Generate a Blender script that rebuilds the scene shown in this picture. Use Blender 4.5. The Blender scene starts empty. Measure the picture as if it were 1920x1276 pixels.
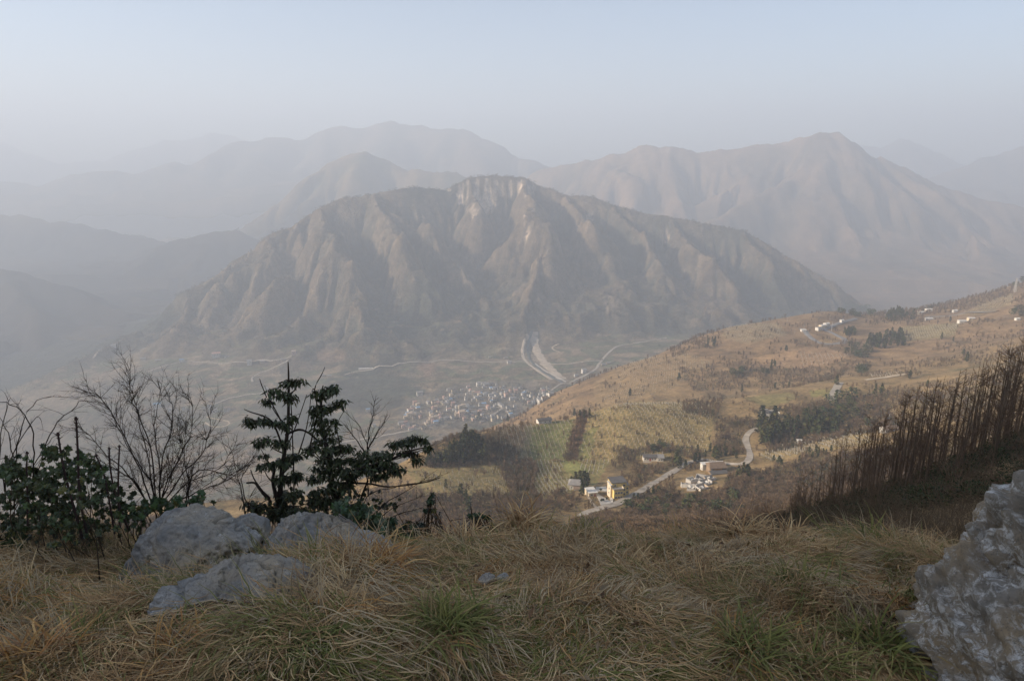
import bpy, math, random
import numpy as np
from mathutils import Vector, Matrix
random.seed(7); RNG = np.random.default_rng(11)
SC = bpy.context.scene
COL = SC.collection
# ---------------------------------------------------------------- camera, sky, sun, exposure
PITCH = math.radians(14.8); SP, CP = math.sin(PITCH), math.cos(PITCH)
cd = bpy.data.cameras.new('camera'); cam = bpy.data.objects.new('camera', cd); COL.objects.link(cam)
cd.sensor_width = 36; cd.lens = 24; cd.clip_start = 0.05; cd.clip_end = 60000
cam.rotation_euler = (math.pi/2 - PITCH, 0, 0); cam.location = (0, 0, 0)
SC.camera = cam
SUN_AZ, SUN_EL = math.radians(-100), math.radians(25)      # azimuth from the view direction, clockwise
W = bpy.data.worlds.new('World'); SC.world = W; W.use_nodes = True
nt = W.node_tree; nt.nodes.clear()
sky = nt.nodes.new('ShaderNodeTexSky'); sky.sky_type = 'NISHITA'; sky.sun_disc = False
sky.sun_elevation = SUN_EL; sky.sun_rotation = SUN_AZ; sky.altitude = 1500
sky.air_density = 1.0; sky.dust_density = 2.2; sky.ozone_density = 1.0
bg = nt.nodes.new('ShaderNodeBackground'); bg.inputs['Strength'].default_value = 0.078
wo = nt.nodes.new('ShaderNodeOutputWorld')
nt.links.new(sky.outputs[0], bg.inputs[0]); nt.links.new(bg.outputs[0], wo.inputs[0])
sd = bpy.data.lights.new('sun', 'SUN'); sd.energy = 5.0; sd.angle = math.radians(0.6); sd.color = (1, .84, .66)
sun = bpy.data.objects.new('sun', sd); COL.objects.link(sun)
SV = Vector((math.sin(SUN_AZ)*math.cos(SUN_EL), math.cos(SUN_AZ)*math.cos(SUN_EL), math.sin(SUN_EL)))
sun.rotation_euler = SV.to_track_quat('Z', 'Y').to_euler()
SC.view_settings.view_transform = 'Standard'; SC.view_settings.look = 'None'
SC.view_settings.exposure = 1.2; SC.view_settings.gamma = 1; SC.view_settings.use_curve_mapping = False
SC.render.engine = 'CYCLES'
SC.cycles.use_denoising = True; SC.cycles.max_bounces = 6; SC.cycles.volume_bounces = 1
SC.cycles.diffuse_bounces = 3; SC.cycles.transparent_max_bounces = 8
HAZE_DENSITY = 2.55e-4
# ---------------------------------------------------------------- helpers
def pxdir(px, py):
    a = (np.asarray(px, float)-960)/1280; b = (638-np.asarray(py, float))/1280
    dy = CP + b*SP
    return a/dy, (-SP + b*CP)/dy            # X/Y and Z/Y
def at(px, py, Y):
    u, s = pxdir(px, py); return Vector((float(u)*Y, Y, float(s)*Y))
def project(x, y, z):
    d = y*CP - z*SP; v = y*SP + z*CP
    d = np.maximum(d, 1e-3)
    return 960 + 1280*x/d, 638 - 1280*v/d
def sstep(a, b, x):
    t = np.clip((x-a)/(b-a), 0, 1); return t*t*(3-2*t)
_perm = np.random.default_rng(5).random((256, 256, 2))*2-1
_perm /= np.linalg.norm(_perm, axis=2, keepdims=True)
def perlin(x, y, seed=0):
    x = np.asarray(x, float)+seed*17.3; y = np.asarray(y, float)+seed*9.7
    xi = np.floor(x).astype(np.int64); yi = np.floor(y).astype(np.int64); fx = x-xi; fy = y-yi
    u = fx*fx*fx*(fx*(fx*6-15)+10); v = fy*fy*fy*(fy*(fy*6-15)+10)
    def g(i, j, dx, dy):
        p = _perm[(i*1+j*57) & 255, (j+i*13) & 255]; return p[..., 0]*dx+p[..., 1]*dy
    a = g(xi, yi, fx, fy); b = g(xi+1, yi, fx-1, fy); c = g(xi, yi+1, fx, fy-1); d = g(xi+1, yi+1, fx-1, fy-1)
    return ((a+(b-a)*u)+((c+(d-c)*u)-(a+(b-a)*u))*v)*1.5
def fbm(x, y, sc, oct=4, seed=0, gain=.5, ridged=False):
    s = 0; amp = 1; f = 1/sc; n = 0
    for o in range(oct):
        p = perlin(x*f, y*f, seed+o*3)
        s = s + amp*((1-np.abs(p)*2) if ridged else p); n += amp; amp *= gain; f *= 2.03
    return s/n
def new_mesh(name, verts, faces, smooth=True, colors=None, mats=(), parent=None, mat_idx=None, link=True):
    """verts Nx3, faces MxK (all faces the same size) or list of arrays"""
    me = bpy.data.meshes.new(name)
    verts = np.ascontiguousarray(verts, dtype=np.float32)
    if isinstance(faces, list): fl = [np.asarray(f, dtype=np.int32) for f in faces if len(f)]
    else: fl = [np.asarray(faces, dtype=np.int32)]
    me.vertices.add(len(verts)); me.vertices.foreach_set('co', verts.ravel())
    loops = np.concatenate([f.ravel() for f in fl]); sizes = np.concatenate([np.full(len(f), f.shape[1], np.int32) for f in fl])
    me.loops.add(len(loops)); me.loops.foreach_set('vertex_index', loops)
    starts = np.concatenate([[0], np.cumsum(sizes)[:-1]]).astype(np.int32)
    me.polygons.add(len(sizes)); me.polygons.foreach_set('loop_start', starts)
    me.polygons.foreach_set('use_smooth', np.full(len(sizes), smooth))
    if mat_idx is not None: me.polygons.foreach_set('material_index', np.asarray(mat_idx, dtype=np.int32))
    me.update(calc_edges=True)
    if colors is not None:
        at_ = me.color_attributes.new('col', 'FLOAT_COLOR', 'POINT')
        c = np.ones((len(verts), 4), np.float32); c[:, :3] = colors; at_.data.foreach_set('color', c.ravel())
    for m in mats: me.materials.append(m)
    if not link: return me
    o = bpy.data.objects.new(name, me); COL.objects.link(o)
    if parent: o.parent = parent
    return o
def tag(o, label=None, cat=None, group=None, kind=None):
    if label: o['label'] = label
    if cat: o['category'] = cat
    if group: o['group'] = group
    if kind: o['kind'] = kind
    return o
def empty(name, loc, rz=0, **k):
    o = bpy.data.objects.new(name, None); COL.objects.link(o); o.location = loc; o.rotation_euler = (0, 0, rz)
    o.empty_display_size = .5
    return tag(o, **k)
def child(name, me, parent, loc=None):
    o = bpy.data.objects.new(name, me); COL.objects.link(o); o.parent = parent
    if loc is not None: o.location = loc
    return o
def copy_tree(o, parent=None):
    c = o.copy(); COL.objects.link(c); c.parent = parent
    for ch in list(o.children): copy_tree(ch, c)
    return c
def bsdf(name, color=(.5, .5, .5), rough=.8, spec=.3):
    m = bpy.data.materials.new(name); m.use_nodes = True
    b = m.node_tree.nodes['Principled BSDF']; b.inputs['Base Color'].default_value = (*color, 1)
    b.inputs['Roughness'].default_value = rough; b.inputs['Specular IOR Level'].default_value = spec
    return m, m.node_tree, b
def noise_node(nt, scale, detail=4, rough=.6, coord='Object', dist=0.0, stretch=None):
    tc = nt.nodes.new('ShaderNodeTexCoord'); n = nt.nodes.new('ShaderNodeTexNoise')
    n.inputs['Scale'].default_value = scale; n.inputs['Detail'].default_value = detail
    n.inputs['Roughness'].default_value = rough; n.inputs['Distortion'].default_value = dist
    if stretch:
        mp = nt.nodes.new('ShaderNodeMapping'); mp.inputs['Scale'].default_value = stretch
        nt.links.new(tc.outputs[coord], mp.inputs[0]); nt.links.new(mp.outputs[0], n.inputs['Vector'])
    else: nt.links.new(tc.outputs[coord], n.inputs['Vector'])
    return n
def vary(nt, b, src, fac_out, lo, hi, stops=(.3, .7)):
    """multiply colour src by a grain between lo and hi"""
    r = nt.nodes.new('ShaderNodeMapRange'); r.inputs['From Min'].default_value = stops[0]; r.inputs['From Max'].default_value = stops[1]
    r.inputs['To Min'].default_value = lo; r.inputs['To Max'].default_value = hi
    nt.links.new(fac_out, r.inputs['Value'])
    mx = nt.nodes.new('ShaderNodeVectorMath'); mx.operation = 'SCALE'
    nt.links.new(src, mx.inputs[0]); nt.links.new(r.outputs[0], mx.inputs['Scale'])
    return mx.outputs[0]
def bump(nt, b, h, strength, dist):
    bp = nt.nodes.new('ShaderNodeBump'); bp.inputs['Strength'].default_value = strength; bp.inputs['Distance'].default_value = dist
    nt.links.new(h, bp.inputs['Height']); nt.links.new(bp.outputs[0], b.inputs['Normal']); return bp
def attr_mat(name, scales, amp=(.7, 1.3), rough=.95, bumps=None):
    m, t, b = bsdf(name, rough=rough, spec=.1)
    a = t.nodes.new('ShaderNodeAttribute'); a.attribute_name = 'col'; src = a.outputs['Color']; last = None
    for s in scales:
        n = noise_node(t, s, 5, .65); src = vary(t, b, src, n.outputs[0], *amp); last = n
    t.links.new(src, b.inputs['Base Color'])
    if bumps: bump(t, b, last.outputs[0], bumps[0], bumps[1])
    return m
# ---------------------------------------------------------------- land heights from profile lines
PXS = np.arange(-900, 2900, 10.)
def curve(d, smooth=6):
    k = sorted(d); v = np.interp(PXS, k, [d[i] for i in k])
    if smooth:
        g = np.exp(-.5*(np.arange(-3*smooth, 3*smooth+1)/smooth)**2); g /= g.sum()
        v = np.convolve(np.pad(v, 3*smooth, mode='edge'), g, 'valid')
    return v
UG = np.linspace(-1.35, 1.45, 900); LG = np.linspace(math.log(.5), math.log(15000), 1300)
lines = []
def line(Y, py=None, z=None, sm=6):
    Yc = curve(Y, 4) if isinstance(Y, dict) else np.full(len(PXS), float(Y))
    if py is not None:
        pc = curve(py, sm) if isinstance(py, dict) else py
        u, s = pxdir(PXS, pc)
    else:
        zc = curve(z, sm) if isinstance(z, dict) else np.full(len(PXS), float(z))
        s = zc/Yc; b = np.tan(np.arctan(s)+PITCH); u = ((PXS-960)/1280)/(CP+b*SP)
    lines.append((np.interp(UG, u, np.log(Yc)), np.interp(UG, u, s)))
    return Yc
line(1.0, z=-1.6)
line(1.5, z=-1.62)
line(2.4, {0: 1135, 300: 1140, 600: 1125, 960: 1118, 1300: 1122, 1600: 1118, 1900: 1120})
line(3.7, {-300: 1025, 0: 1040, 265: 1062, 480: 1070, 700: 1055, 800: 1030, 880: 1016, 980: 1002, 1050: 1018, 1100: 1016, 1160: 1032, 1250: 1052, 1330: 1030, 1400: 1010, 1500: 1012, 1650: 1040, 1850: 1075}, sm=2)
line(6, {-300: 1060, 0: 1075, 600: 1090, 1000: 1080, 1250: 1070, 1400: 1040, 1550: 1020, 1700: 1020, 1850: 1020, 2050: 1010})
line(14, {-300: 1130, 0: 1140, 900: 1130, 1250: 1090, 1400: 1045, 1550: 995, 1700: 965, 1850: 930, 2050: 890, 2400: 800})
line(32, {-300: 1150, 0: 1150, 960: 1110, 1100: 1085, 1250: 1040, 1400: 985, 1550: 945, 1700: 900, 1850: 838, 1920: 808, 2050: 745, 2300: 640})
line(60, {0: 1115, 900: 1110, 1250: 1065, 1400: 1025, 1550: 1000, 1700: 970, 1850: 920, 2050: 850, 2300: 750})
line(200, {0: 1040, 960: 1020, 1250: 1010, 1400: 998, 1550: 968, 1700: 940, 1850: 893, 2050: 830, 2300: 740})
line(360, {0: 1005, 300: 985, 600: 985, 800: 982, 960: 975, 1100: 968, 1250: 975, 1400: 955, 1550: 932, 1700: 903, 1850: 860, 2050: 800, 2300: 720})
line(430, {0: 985, 300: 965, 600: 955, 740: 930, 960: 930, 1100: 927, 1250: 925, 1400: 912, 1550: 893, 1700: 868, 1850: 828, 2050: 760, 2300: 680})
line({0: 455, 600: 455, 740: 475, 870: 500, 1000: 520}, {0: 975, 300: 953, 600: 935, 740: 898, 800: 880, 870: 862, 960: 866, 1100: 866, 1250: 860, 1400: 850, 1550: 826, 1700: 797, 1850: 757, 2050: 690, 2300: 600}, sm=4)
K11 = dict(zip((0, 600, 740, 800, 870, 960, 1100, 1260, 1400, 1550, 1700, 1850, 2050), (480, 480, 500, 515, 540, 580, 620, 650, 680, 760, 810, 850, 900)))
p11 = curve({0: 966, 300: 945, 600: 922, 740: 873, 800: 840, 835: 822, 870: 813, 960: 799, 1040: 790, 1100: 778, 1160: 757, 1260: 750, 1330: 752, 1400: 743, 1550: 712, 1700: 690, 1850: 655, 2050: 600, 2300: 520}, 2)
Y11 = line(K11, p11)
Yd = Y11*1.1
def line2(Yc, pc=None, z=None):
    if z is None: u, s = pxdir(PXS, pc)
    else:
        s = z/Yc; b = np.tan(np.arctan(s)+PITCH); u = ((PXS-960)/1280)/(CP+b*SP)
    lines.append((np.interp(UG, u, np.log(Yc)), np.interp(UG, u, s)))
line2(Yd, p11+curve({0: 60, 1100: 45, 1260: 25, 1400: 6, 1550: -4, 1700: -8, 1900: -10}))
line({0: 720, 600: 720, 800: 780, 960: 870, 1100: 900, 1400: 950, 1700: 1050, 1850: 1080, 2050: 1150}, {0: 1100, 600: 1040, 800: 915, 900: 860, 960: 832, 1030: 785, 1100: 752, 1250: 702, 1400: 682, 1550: 664, 1700: 640, 1850: 603, 2050: 540, 2300: 470})
p14 = curve({0: 1000, 600: 950, 750: 885, 850: 832, 900: 808, 960: 785, 1000: 765, 1030: 738, 1100: 711, 1200: 674, 1250: 655, 1300: 632, 1360: 615, 1400: 607, 1480: 592, 1550: 583, 1650: 590, 1700: 582, 1760: 572, 1850: 549, 1920: 528, 2050: 500, 2300: 440}, 2)
Y14 = line({0: 900, 600: 930, 800: 1000, 960: 1100, 1100: 1150, 1200: 1200, 1400: 1300, 1550: 1400, 1700: 1500, 1850: 1600, 2050: 1700}, p14)
line2(Y14*1.12, p14+curve({0: 60, 800: 70, 950: 60, 1200: 55, 1900: 50}))
Y15 = np.maximum(1300, Y14*1.12+90); HCUT = Y14*1.10
zv = curve({-300: -860, 0: -820, 200: -760, 400: -690, 600: -660, 900: -645, 1300: -640, 1600: -640, 2300: -640})
line2(Y15, z=zv)
line2(np.maximum(1700, Y15+100), z=zv+curve({0: 10, 600: 8, 1000: 8}))
line2(np.maximum(1930, Y15+200), z=curve({-300: -800, 0: -745, 150: -712, 300: -665, 500: -640, 700: -642, 900: -634, 1000: -628, 1200: -600, 1600: -600, 2300: -600}))
line2(np.maximum(2150, Y15+300), z=curve({-300: -800, 0: -735, 100: -700, 200: -662, 300: -640, 500: -634, 700: -640, 900: -640, 1000: -640, 1100: -625, 1250: -590, 1600: -590, 2300: -590}))
line2(np.maximum(2400, Y15+450), z=curve({-300: -800, 0: -790, 100: -745, 200: -700, 300: -680, 500: -660, 700: -650, 1000: -655, 1250: -640, 2300: -640}))
line(3300, z=-760); line(5000, z=-820); line(14500, z=-820)
LY = np.array([l[0] for l in lines]); LS = np.array([l[1] for l in lines])
for k in range(1, len(LY)): LY[k] = np.maximum(LY[k], LY[k-1]+.02)
def pchip_cols(LY, LS, q):
    n = len(LY); out = np.empty((len(q), LY.shape[1]))
    h = np.diff(LY, axis=0); dl = np.diff(LS, axis=0)/h
    m = np.zeros_like(LS); w1 = 2*h[1:]+h[:-1]; w2 = h[1:]+2*h[:-1]
    ok = dl[1:]*dl[:-1] > 0
    with np.errstate(divide='ignore', invalid='ignore'):
        mm = (w1+w2)/(w1/dl[:-1]+w2/dl[1:])
    m[1:-1] = np.where(ok, mm, 0); m[0] = dl[0]; m[-1] = dl[-1]
    for c in range(LY.shape[1]):
        k = np.clip(np.searchsorted(LY[:, c], q)-1, 0, n-2); t = np.clip((q-LY[k, c])/h[k, c], 0, 1)
        a, b = LS[k, c], LS[k+1, c]; ma, mb = m[k, c]*h[k, c], m[k+1, c]*h[k, c]
        out[:, c] = a*(2*t**3-3*t**2+1)+ma*(t**3-2*t*t+t)+b*(3*t*t-2*t**3)+mb*(t**3-t*t)
    return out
ST = pchip_cols(LY, LS, LG)
g = np.exp(-.5*(np.arange(-4, 5)/1.6)**2); g /= g.sum()
ST = np.apply_along_axis(lambda v: np.convolve(np.pad(v, 4, mode='edge'), g, 'valid'), 0, ST)
def land(x, y):
    """height of the land, camera at z=0"""
    x = np.asarray(x, float); y = np.asarray(y, float)
    R = np.hypot(x, y); yy = np.maximum(y, 1e-3); u = x/yy
    uc = np.clip(np.where(y > 0, u, np.sign(x)*9), UG[0], UG[-1]); Ye = R/np.sqrt(1+uc*uc)
    fi = (uc-UG[0])/(UG[1]-UG[0]); fj = (np.log(np.clip(Ye, .51, 14900))-LG[0])/(LG[1]-LG[0])
    i = np.clip(fi.astype(int), 0, len(UG)-2); j = np.clip(fj.astype(int), 0, len(LG)-2); fi = np.clip(fi-i, 0, 1); fj = np.clip(fj-j, 0, 1)
    s = (ST[j, i]*(1-fi)+ST[j, i+1]*fi)*(1-fj)+(ST[j+1, i]*(1-fi)+ST[j+1, i+1]*fi)*fj
    z = s*Ye
    near = sstep(1.5, .9, R); z = z*(1-near)-1.6*near
    back = sstep(.25, -.35, y/np.maximum(R, .01))            # behind the camera: the slope the viewer stands on
    zb = -1.6 - .03*R
    z = z*(1-back)+zb*back
    # the hill behind on the left, which keeps the viewpoint in shade
    z = np.maximum(z, shade_hill(x, y))
    return z
def seg_dist(x, y, pts):
    best = None; zz = None
    for (a, b) in zip(pts[:-1], pts[1:]):
        dx, dy = b[0]-a[0], b[1]-a[1]; L = dx*dx+dy*dy+1e-9
        t = np.clip(((x-a[0])*dx+(y-a[1])*dy)/L, 0, 1); d = np.hypot(x-a[0]-t*dx, y-a[1]-t*dy); zt = a[2]+(b[2]-a[2])*t
        if best is None: best, zz = d, zt
        else:
            m = (zt-.62*d) > (zz-.62*best); best = np.where(m, d, best); zz = np.where(m, zt, zz)
    return best, zz
SH = [(-240, 25, 150), (-200, -20, 140), (-150, -70, 105), (-100, -110, 40)]
def shade_hill(x, y):
    m = (np.abs(x) < 700) & (np.abs(y) < 700)
    out = np.full(np.shape(x), -9999.)
    if np.any(m):
        xx, yy = np.broadcast_to(x, np.shape(out))[m], np.broadcast_to(y, np.shape(out))[m]
        d, zz = seg_dist(xx, yy, SH); out[m] = zz-1.1*d-1.2*np.maximum(0, yy-10)
    return out
# ---------------------------------------------------------------- mountains: ridges and spurs, then running water
def tents(x, y, ridges, z0, k_default=.66):
    z = z0.copy()
    for r in ridges:
        pts, k = r; d, zt = seg_dist(x, y, pts); z = np.maximum(z, zt-k*d)
    return z
def smooth_max(a, b, w):
    h = np.clip(.5+.5*(a-b)/w, 0, 1); return b+(a-b)*h+w*h*(1-h)
def erode(z, cell, batches=20, n=30000, steps=45, rate=.25, seed=1, mask=None):
    rg = np.random.default_rng(seed); H, Wd = z.shape; z = z/cell; z = z.copy()
    for bt in range(batches):
        px = rg.random(n)*(Wd-3)+1; py = rg.random(n)*(H-3)+1
        dx = np.zeros(n); dy = np.zeros(n); vel = np.ones(n); wat = np.ones(n); sed = np.zeros(n)
        for s in range(steps):
            i = px.astype(int); j = py.astype(int); fx = px-i; fy = py-j; k = j*Wd+i; zf = z.ravel()
            a, b, c, d = zf[k], zf[k+1], zf[k+Wd], zf[k+Wd+1]
            gx = (b-a)*(1-fy)+(d-c)*fy; gy = (c-a)*(1-fx)+(d-b)*fx; h0 = (a*(1-fx)+b*fx)*(1-fy)+(c*(1-fx)+d*fx)*fy
            dx = dx*.15-gx*.85; dy = dy*.15-gy*.85; L = np.hypot(dx, dy)+1e-9; dx /= L; dy /= L
            nx = np.clip(px+dx, 1, Wd-2.01); ny = np.clip(py+dy, 1, H-2.01)
            i2 = nx.astype(int); j2 = ny.astype(int); f2 = nx-i2; g2 = ny-j2; k2 = j2*Wd+i2
            h1 = (zf[k2]*(1-f2)+zf[k2+1]*f2)*(1-g2)+(zf[k2+Wd]*(1-f2)+zf[k2+Wd+1]*f2)*g2
            dh = h1-h0; cap = np.maximum(-dh, .01)*vel*wat*5
            dep = np.where(dh > 0, np.minimum(sed, dh), np.where(sed > cap, (sed-cap)*.2, -np.minimum((cap-sed)*rate, np.maximum(-dh, 0))))
            dep = dep*.5; sed -= dep
            dl = 0
            for kk, w in ((k, (1-fx)*(1-fy)), (k+1, fx*(1-fy)), (k+Wd, (1-fx)*fy), (k+Wd+1, fx*fy)):
                dl = dl + np.bincount(kk, dep*w, minlength=H*Wd)
            z += np.clip(dl, -.05, .05).reshape(H, Wd)
            vel = np.sqrt(np.clip(vel*vel-dh*2, .05, 9)); wat *= .975; px, py = nx, ny
    return z*cell
def resample(z, H, Wd):
    j = np.linspace(0, z.shape[0]-1, H); i = np.linspace(0, z.shape[1]-1, Wd); J = np.minimum(j.astype(int), z.shape[0]-2); I = np.minimum(i.astype(int), z.shape[1]-2)
    fj = (j-J)[:, None]; fi = (i-I)[None]; fj = fj*fj*(3-2*fj)*.5+fj*.5; fi = fi*fi*(3-2*fi)*.5+fi*.5
    a = z[J][:, I]; b = z[J][:, I+1]; c = z[J+1][:, I]; d = z[J+1][:, I+1]
    return (a*(1-fi)+b*fi)*(1-fj)+(c*(1-fi)+d*fi)*fj
def coarse_fine(z, c, f, bc, bf, seed=1):
    """large valleys on a coarse grid first, then small gullies"""
    H, Wd = z.shape; zc = resample(blur(z, 2), H//f, Wd//f); zc = zc
    e = erode(zc, c*f, bc, 9000, 40, rate=.3, seed=seed)
    z = z+resample(blur(e-zc, 1), H, Wd)
    return erode(z, c, bf, 30000, 36, rate=.2, seed=seed+1)
def blur(z, r=1):
    for _ in range(r):
        z = (z+np.roll(z, 1, 0)+np.roll(z, -1, 0)+np.roll(z, 1, 1)+np.roll(z, -1, 1))/5
    return z
def rpts(l, Ys=None):
    """ridge from (px,py,Y) to points in the place"""
    out = []
    for q in l:
        v = at(*q); out.append((v.x, v.y, v.z))
    return out
CREST = [(-60, 830, 1950), (30, 752, 2080), (100, 702, 2200), (160, 668, 2320), (210, 645, 2420), (290, 598, 2600), (350, 535, 2720), (430, 490, 2800), (500, 440, 2900), (560, 410, 2950), (600, 386, 3000), (645, 368, 3050), (700, 362, 3080), (750, 352, 3130), (790, 350, 3180), (835, 352, 3220), (880, 330, 3280), (930, 328, 3320), (985, 333, 3320), (1020, 348, 3300), (1060, 362, 3280), (1110, 368, 3260), (1150, 380, 3230), (1200, 395, 3200), (1260, 405, 3180), (1330, 418, 3150), (1395, 430, 3100), (1440, 455, 3050), (1490, 485, 3000), (1560, 525, 2930), (1610, 562, 2850), (1680, 600, 2750), (1760, 640, 2650)]
cpx = np.array([c[0] for c in CREST]); cY = np.array([c[2] for c in CREST]); cz = np.array([at(*c).z for c in CREST])
def face_pt(px, py, P):
    zc = np.interp(px, cpx, cz)+P; Yc = np.interp(px, cpx, cY); _, s = pxdir(px, py)
    return (px, py, float((zc-.66*Yc)/(s-.66)))
def spur(*pp, P=70, k=.8):
    P = P*2.3
    l = []
    for n_, (a, b) in enumerate(pp): l.append(face_pt(a, b, P if n_ else P*.1))
    l.append(face_pt(pp[-1][0]+6, pp[-1][1]+32, P*.35)); return (rpts(l), k)
MR = [(rpts(CREST), .68)]
MR += [spur((350, 540), (345, 600), (335, 650)), spur((430, 495), (420, 560), (425, 640), P=60),
       spur((505, 440), (520, 500), (530, 570), (545, 640)), spur((600, 388), (640, 450), (664, 531), (700, 590), (722, 650), P=80),
       spur((560, 410), (590, 520), (610, 600), (630, 655), P=50),
       spur((700, 362), (753, 420), (760, 470), (740, 530), (745, 600), (770, 660), P=70),
       spur((760, 470), (800, 540), (830, 600), (850, 660), P=75),
       spur((712, 365), (798, 412), (860, 465), (905, 520), (940, 560), (972, 612), P=60),
       spur((985, 335), (1000, 390), (990, 450), (1010, 520), (1060, 600), (1090, 640), P=85, k=.8),
       spur((1000, 390), (1050, 450), (1090, 520), (1140, 590), (1170, 640), P=80),
       spur((1060, 363), (1108, 400), (1150, 470), (1200, 540), (1260, 610), P=80),
       spur((1150, 382), (1210, 440), (1270, 510), (1330, 575), (1370, 610), P=60),
       spur((1260, 407), (1330, 470), (1390, 530), (1450, 580), P=50),
       spur((1395, 432), (1450, 500), (1500, 560), P=40),
       spur((290, 600), (270, 650), (250, 690), P=20), spur((880, 332), (905, 380), (925, 430), P=30, k=1.0)]
X0, X1, Y0m, Y1m, CM = -2900, 2700, 960, 3950, 8.
gx = np.arange(X0, X1, CM); gy = np.arange(Y0m, Y1m, CM); GX, GY = np.meshgrid(gx, gy)
wx = GX+fbm(GX, GY, 260, 5, 3)*120; wy = GY+fbm(GX, GY, 260, 5, 9)*120
crest_w = sstep(40, 260, seg_dist(GX, GY, MR[0][0])[0])
wx = GX+(wx-GX)*crest_w; wy = GY+(wy-GY)*crest_w
base = land(GX, GY)+fbm(GX, GY, 240, 4, 21)*9
zt = tents(wx, wy, MR, np.full(GX.shape, -5000.))
ZM = smooth_max(zt, base, 75)
rise = sstep(15, 160, ZM-base)
ZM += rise*fbm(GX, GY, 120, 5, 31, ridged=True)*9-rise*3
crest0 = ZM.copy()
ZM = coarse_fine(ZM, CM, 4, 8, 8)
keep = sstep(90, 20, seg_dist(GX, GY, MR[0][0])[0]); ZM = ZM*(1-keep*.7)+crest0*keep*.7
ZM += rise*(1-keep)*(fbm(GX, GY, 190, 3, 37)*20+fbm(GX, GY, 75, 4, 33)*11+fbm(GX, GY, 24, 2, 35)*4)
flat = 1-rise; ZM = ZM*(1-flat*.8)+crest0*flat*.8
# mid-far and far ranges
FR = [(rpts([(1010, 318, 6600), (1100, 300, 6300), (1160, 286, 6100), (1210, 270, 6000), (1250, 273, 5950), (1310, 285, 5900), (1370, 280, 5850), (1440, 268, 5800), (1510, 256, 5700), (1535, 247, 5700), (1570, 248, 5700), (1600, 262, 5650), (1640, 288, 5600), (1700, 315, 5600), (1760, 342, 5500), (1830, 370, 5450), (1900, 384, 5400), (2050, 400, 5300), (2300, 420, 5200)]), .6),
      (rpts([(1560, 250, 5700), (1530, 310, 5350), (1450, 345, 5150), (1380, 385, 4950), (1330, 412, 4800), (1290, 440, 4600)]), .66),
      (rpts([(1570, 250, 5700), (1610, 350, 5200), (1650, 420, 4900), (1700, 500, 4500), (1720, 560, 4200)]), .66),
      (rpts([(1530, 310, 5350), (1510, 400, 4950), (1500, 470, 4650), (1530, 540, 4300)]), .66),
      (rpts([(1700, 315, 5600), (1760, 400, 5200), (1800, 480, 4800), (1860, 540, 4400)]), .62),
      (rpts([(1830, 370, 5450), (1920, 450, 5000), (1990, 520, 4600)]), .6),
      (rpts([(1210, 270, 6000), (1240, 330, 5700), (1280, 390, 5400), (1290, 430, 5200)]), .66),
      (rpts([(1100, 300, 6300), (1130, 350, 5950), (1180, 400, 5600)]), .66),
      (rpts([(1440, 268, 5800), (1400, 320, 5500), (1350, 360, 5350)]), .66),
      # ridges behind the big mountain
      (rpts([(400, 440, 5000), (480, 405, 5200), (530, 365, 5400), (580, 325, 5500), (640, 292, 5600), (680, 284, 5600), (720, 298, 5600), (765, 319, 5500), (800, 315, 5450), (840, 320, 5400), (880, 333, 5300), (960, 370, 5200)]), .6),
      (rpts([(680, 284, 5600), (660, 350, 5200), (600, 420, 4800), (560, 470, 4500)]), .66),
      (rpts([(800, 315, 5450), (770, 370, 5150), (720, 400, 5000)]), .66),
      (rpts([(-300, 380, 5200), (-100, 392, 5150), (0, 401, 5100), (80, 408, 5050), (160, 423, 5000), (230, 436, 4950), (300, 448, 4850), (340, 480, 4600)]), .5),
      (rpts([(230, 500, 4350), (300, 455, 4400), (350, 447, 4450), (400, 433, 4500), (450, 431, 4500), (490, 455, 4400)]), .55),
      (rpts([(400, 433, 4500), (360, 500, 4100), (330, 560, 3800)]), .6),
      (rpts([(300, 455, 4400), (260, 500, 4050)]), .6),
      (rpts([(-400, 420, 3500), (-150, 465, 3450), (0, 484, 3400), (50, 490, 3400), (110, 503, 3350), (160, 530, 3300), (210, 556, 3250), (260, 585, 3200), (300, 640, 3100)]), .5),
      (rpts([(0, 484, 3400), (60, 560, 3000), (70, 650, 2700)]), .6)]
def sheet(x0, x1, y0, y1, c, ridges, batches, amp, sc, seed, basef):
    gx = np.arange(x0, x1, c); gy = np.arange(y0, y1, c); X, Y = np.meshgrid(gx, gy)
    wx = X+fbm(X, Y, sc, 4, seed)*amp*1.0; wy = Y+fbm(X, Y, sc, 4, seed+5)*amp*1.0
    cw = np.zeros(X.shape)+1
    for r in ridges: cw = np.minimum(cw, sstep(20, amp*4, seg_dist(X, Y, r[0])[0]))
    wx = X+(wx-X)*cw; wy = Y+(wy-Y)*cw
    b = basef(X, Y); z = smooth_max(tents(wx, wy, ridges, np.full(X.shape, -5000.)), b, 30)
    rise = sstep(0, 150, z-b); z = z+rise*(fbm(X, Y, sc*.7, 5, seed+9, ridged=True)-.3)*amp*.45
    z0 = z.copy(); z = coarse_fine(z, c, 3, batches//2, 6, seed); z = z+rise*fbm(X, Y, sc*.2, 4, seed+3)*amp*.16
    z = z*(cw*.8+.2)+z0*(1-(cw*.8+.2))
    return X, Y, z
XF, YF, ZF = sheet(-7200, 7200, 2500, 7300, 22., FR, 16, 70, 420, 41, lambda X, Y: land(X, Y)-40)
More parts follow.
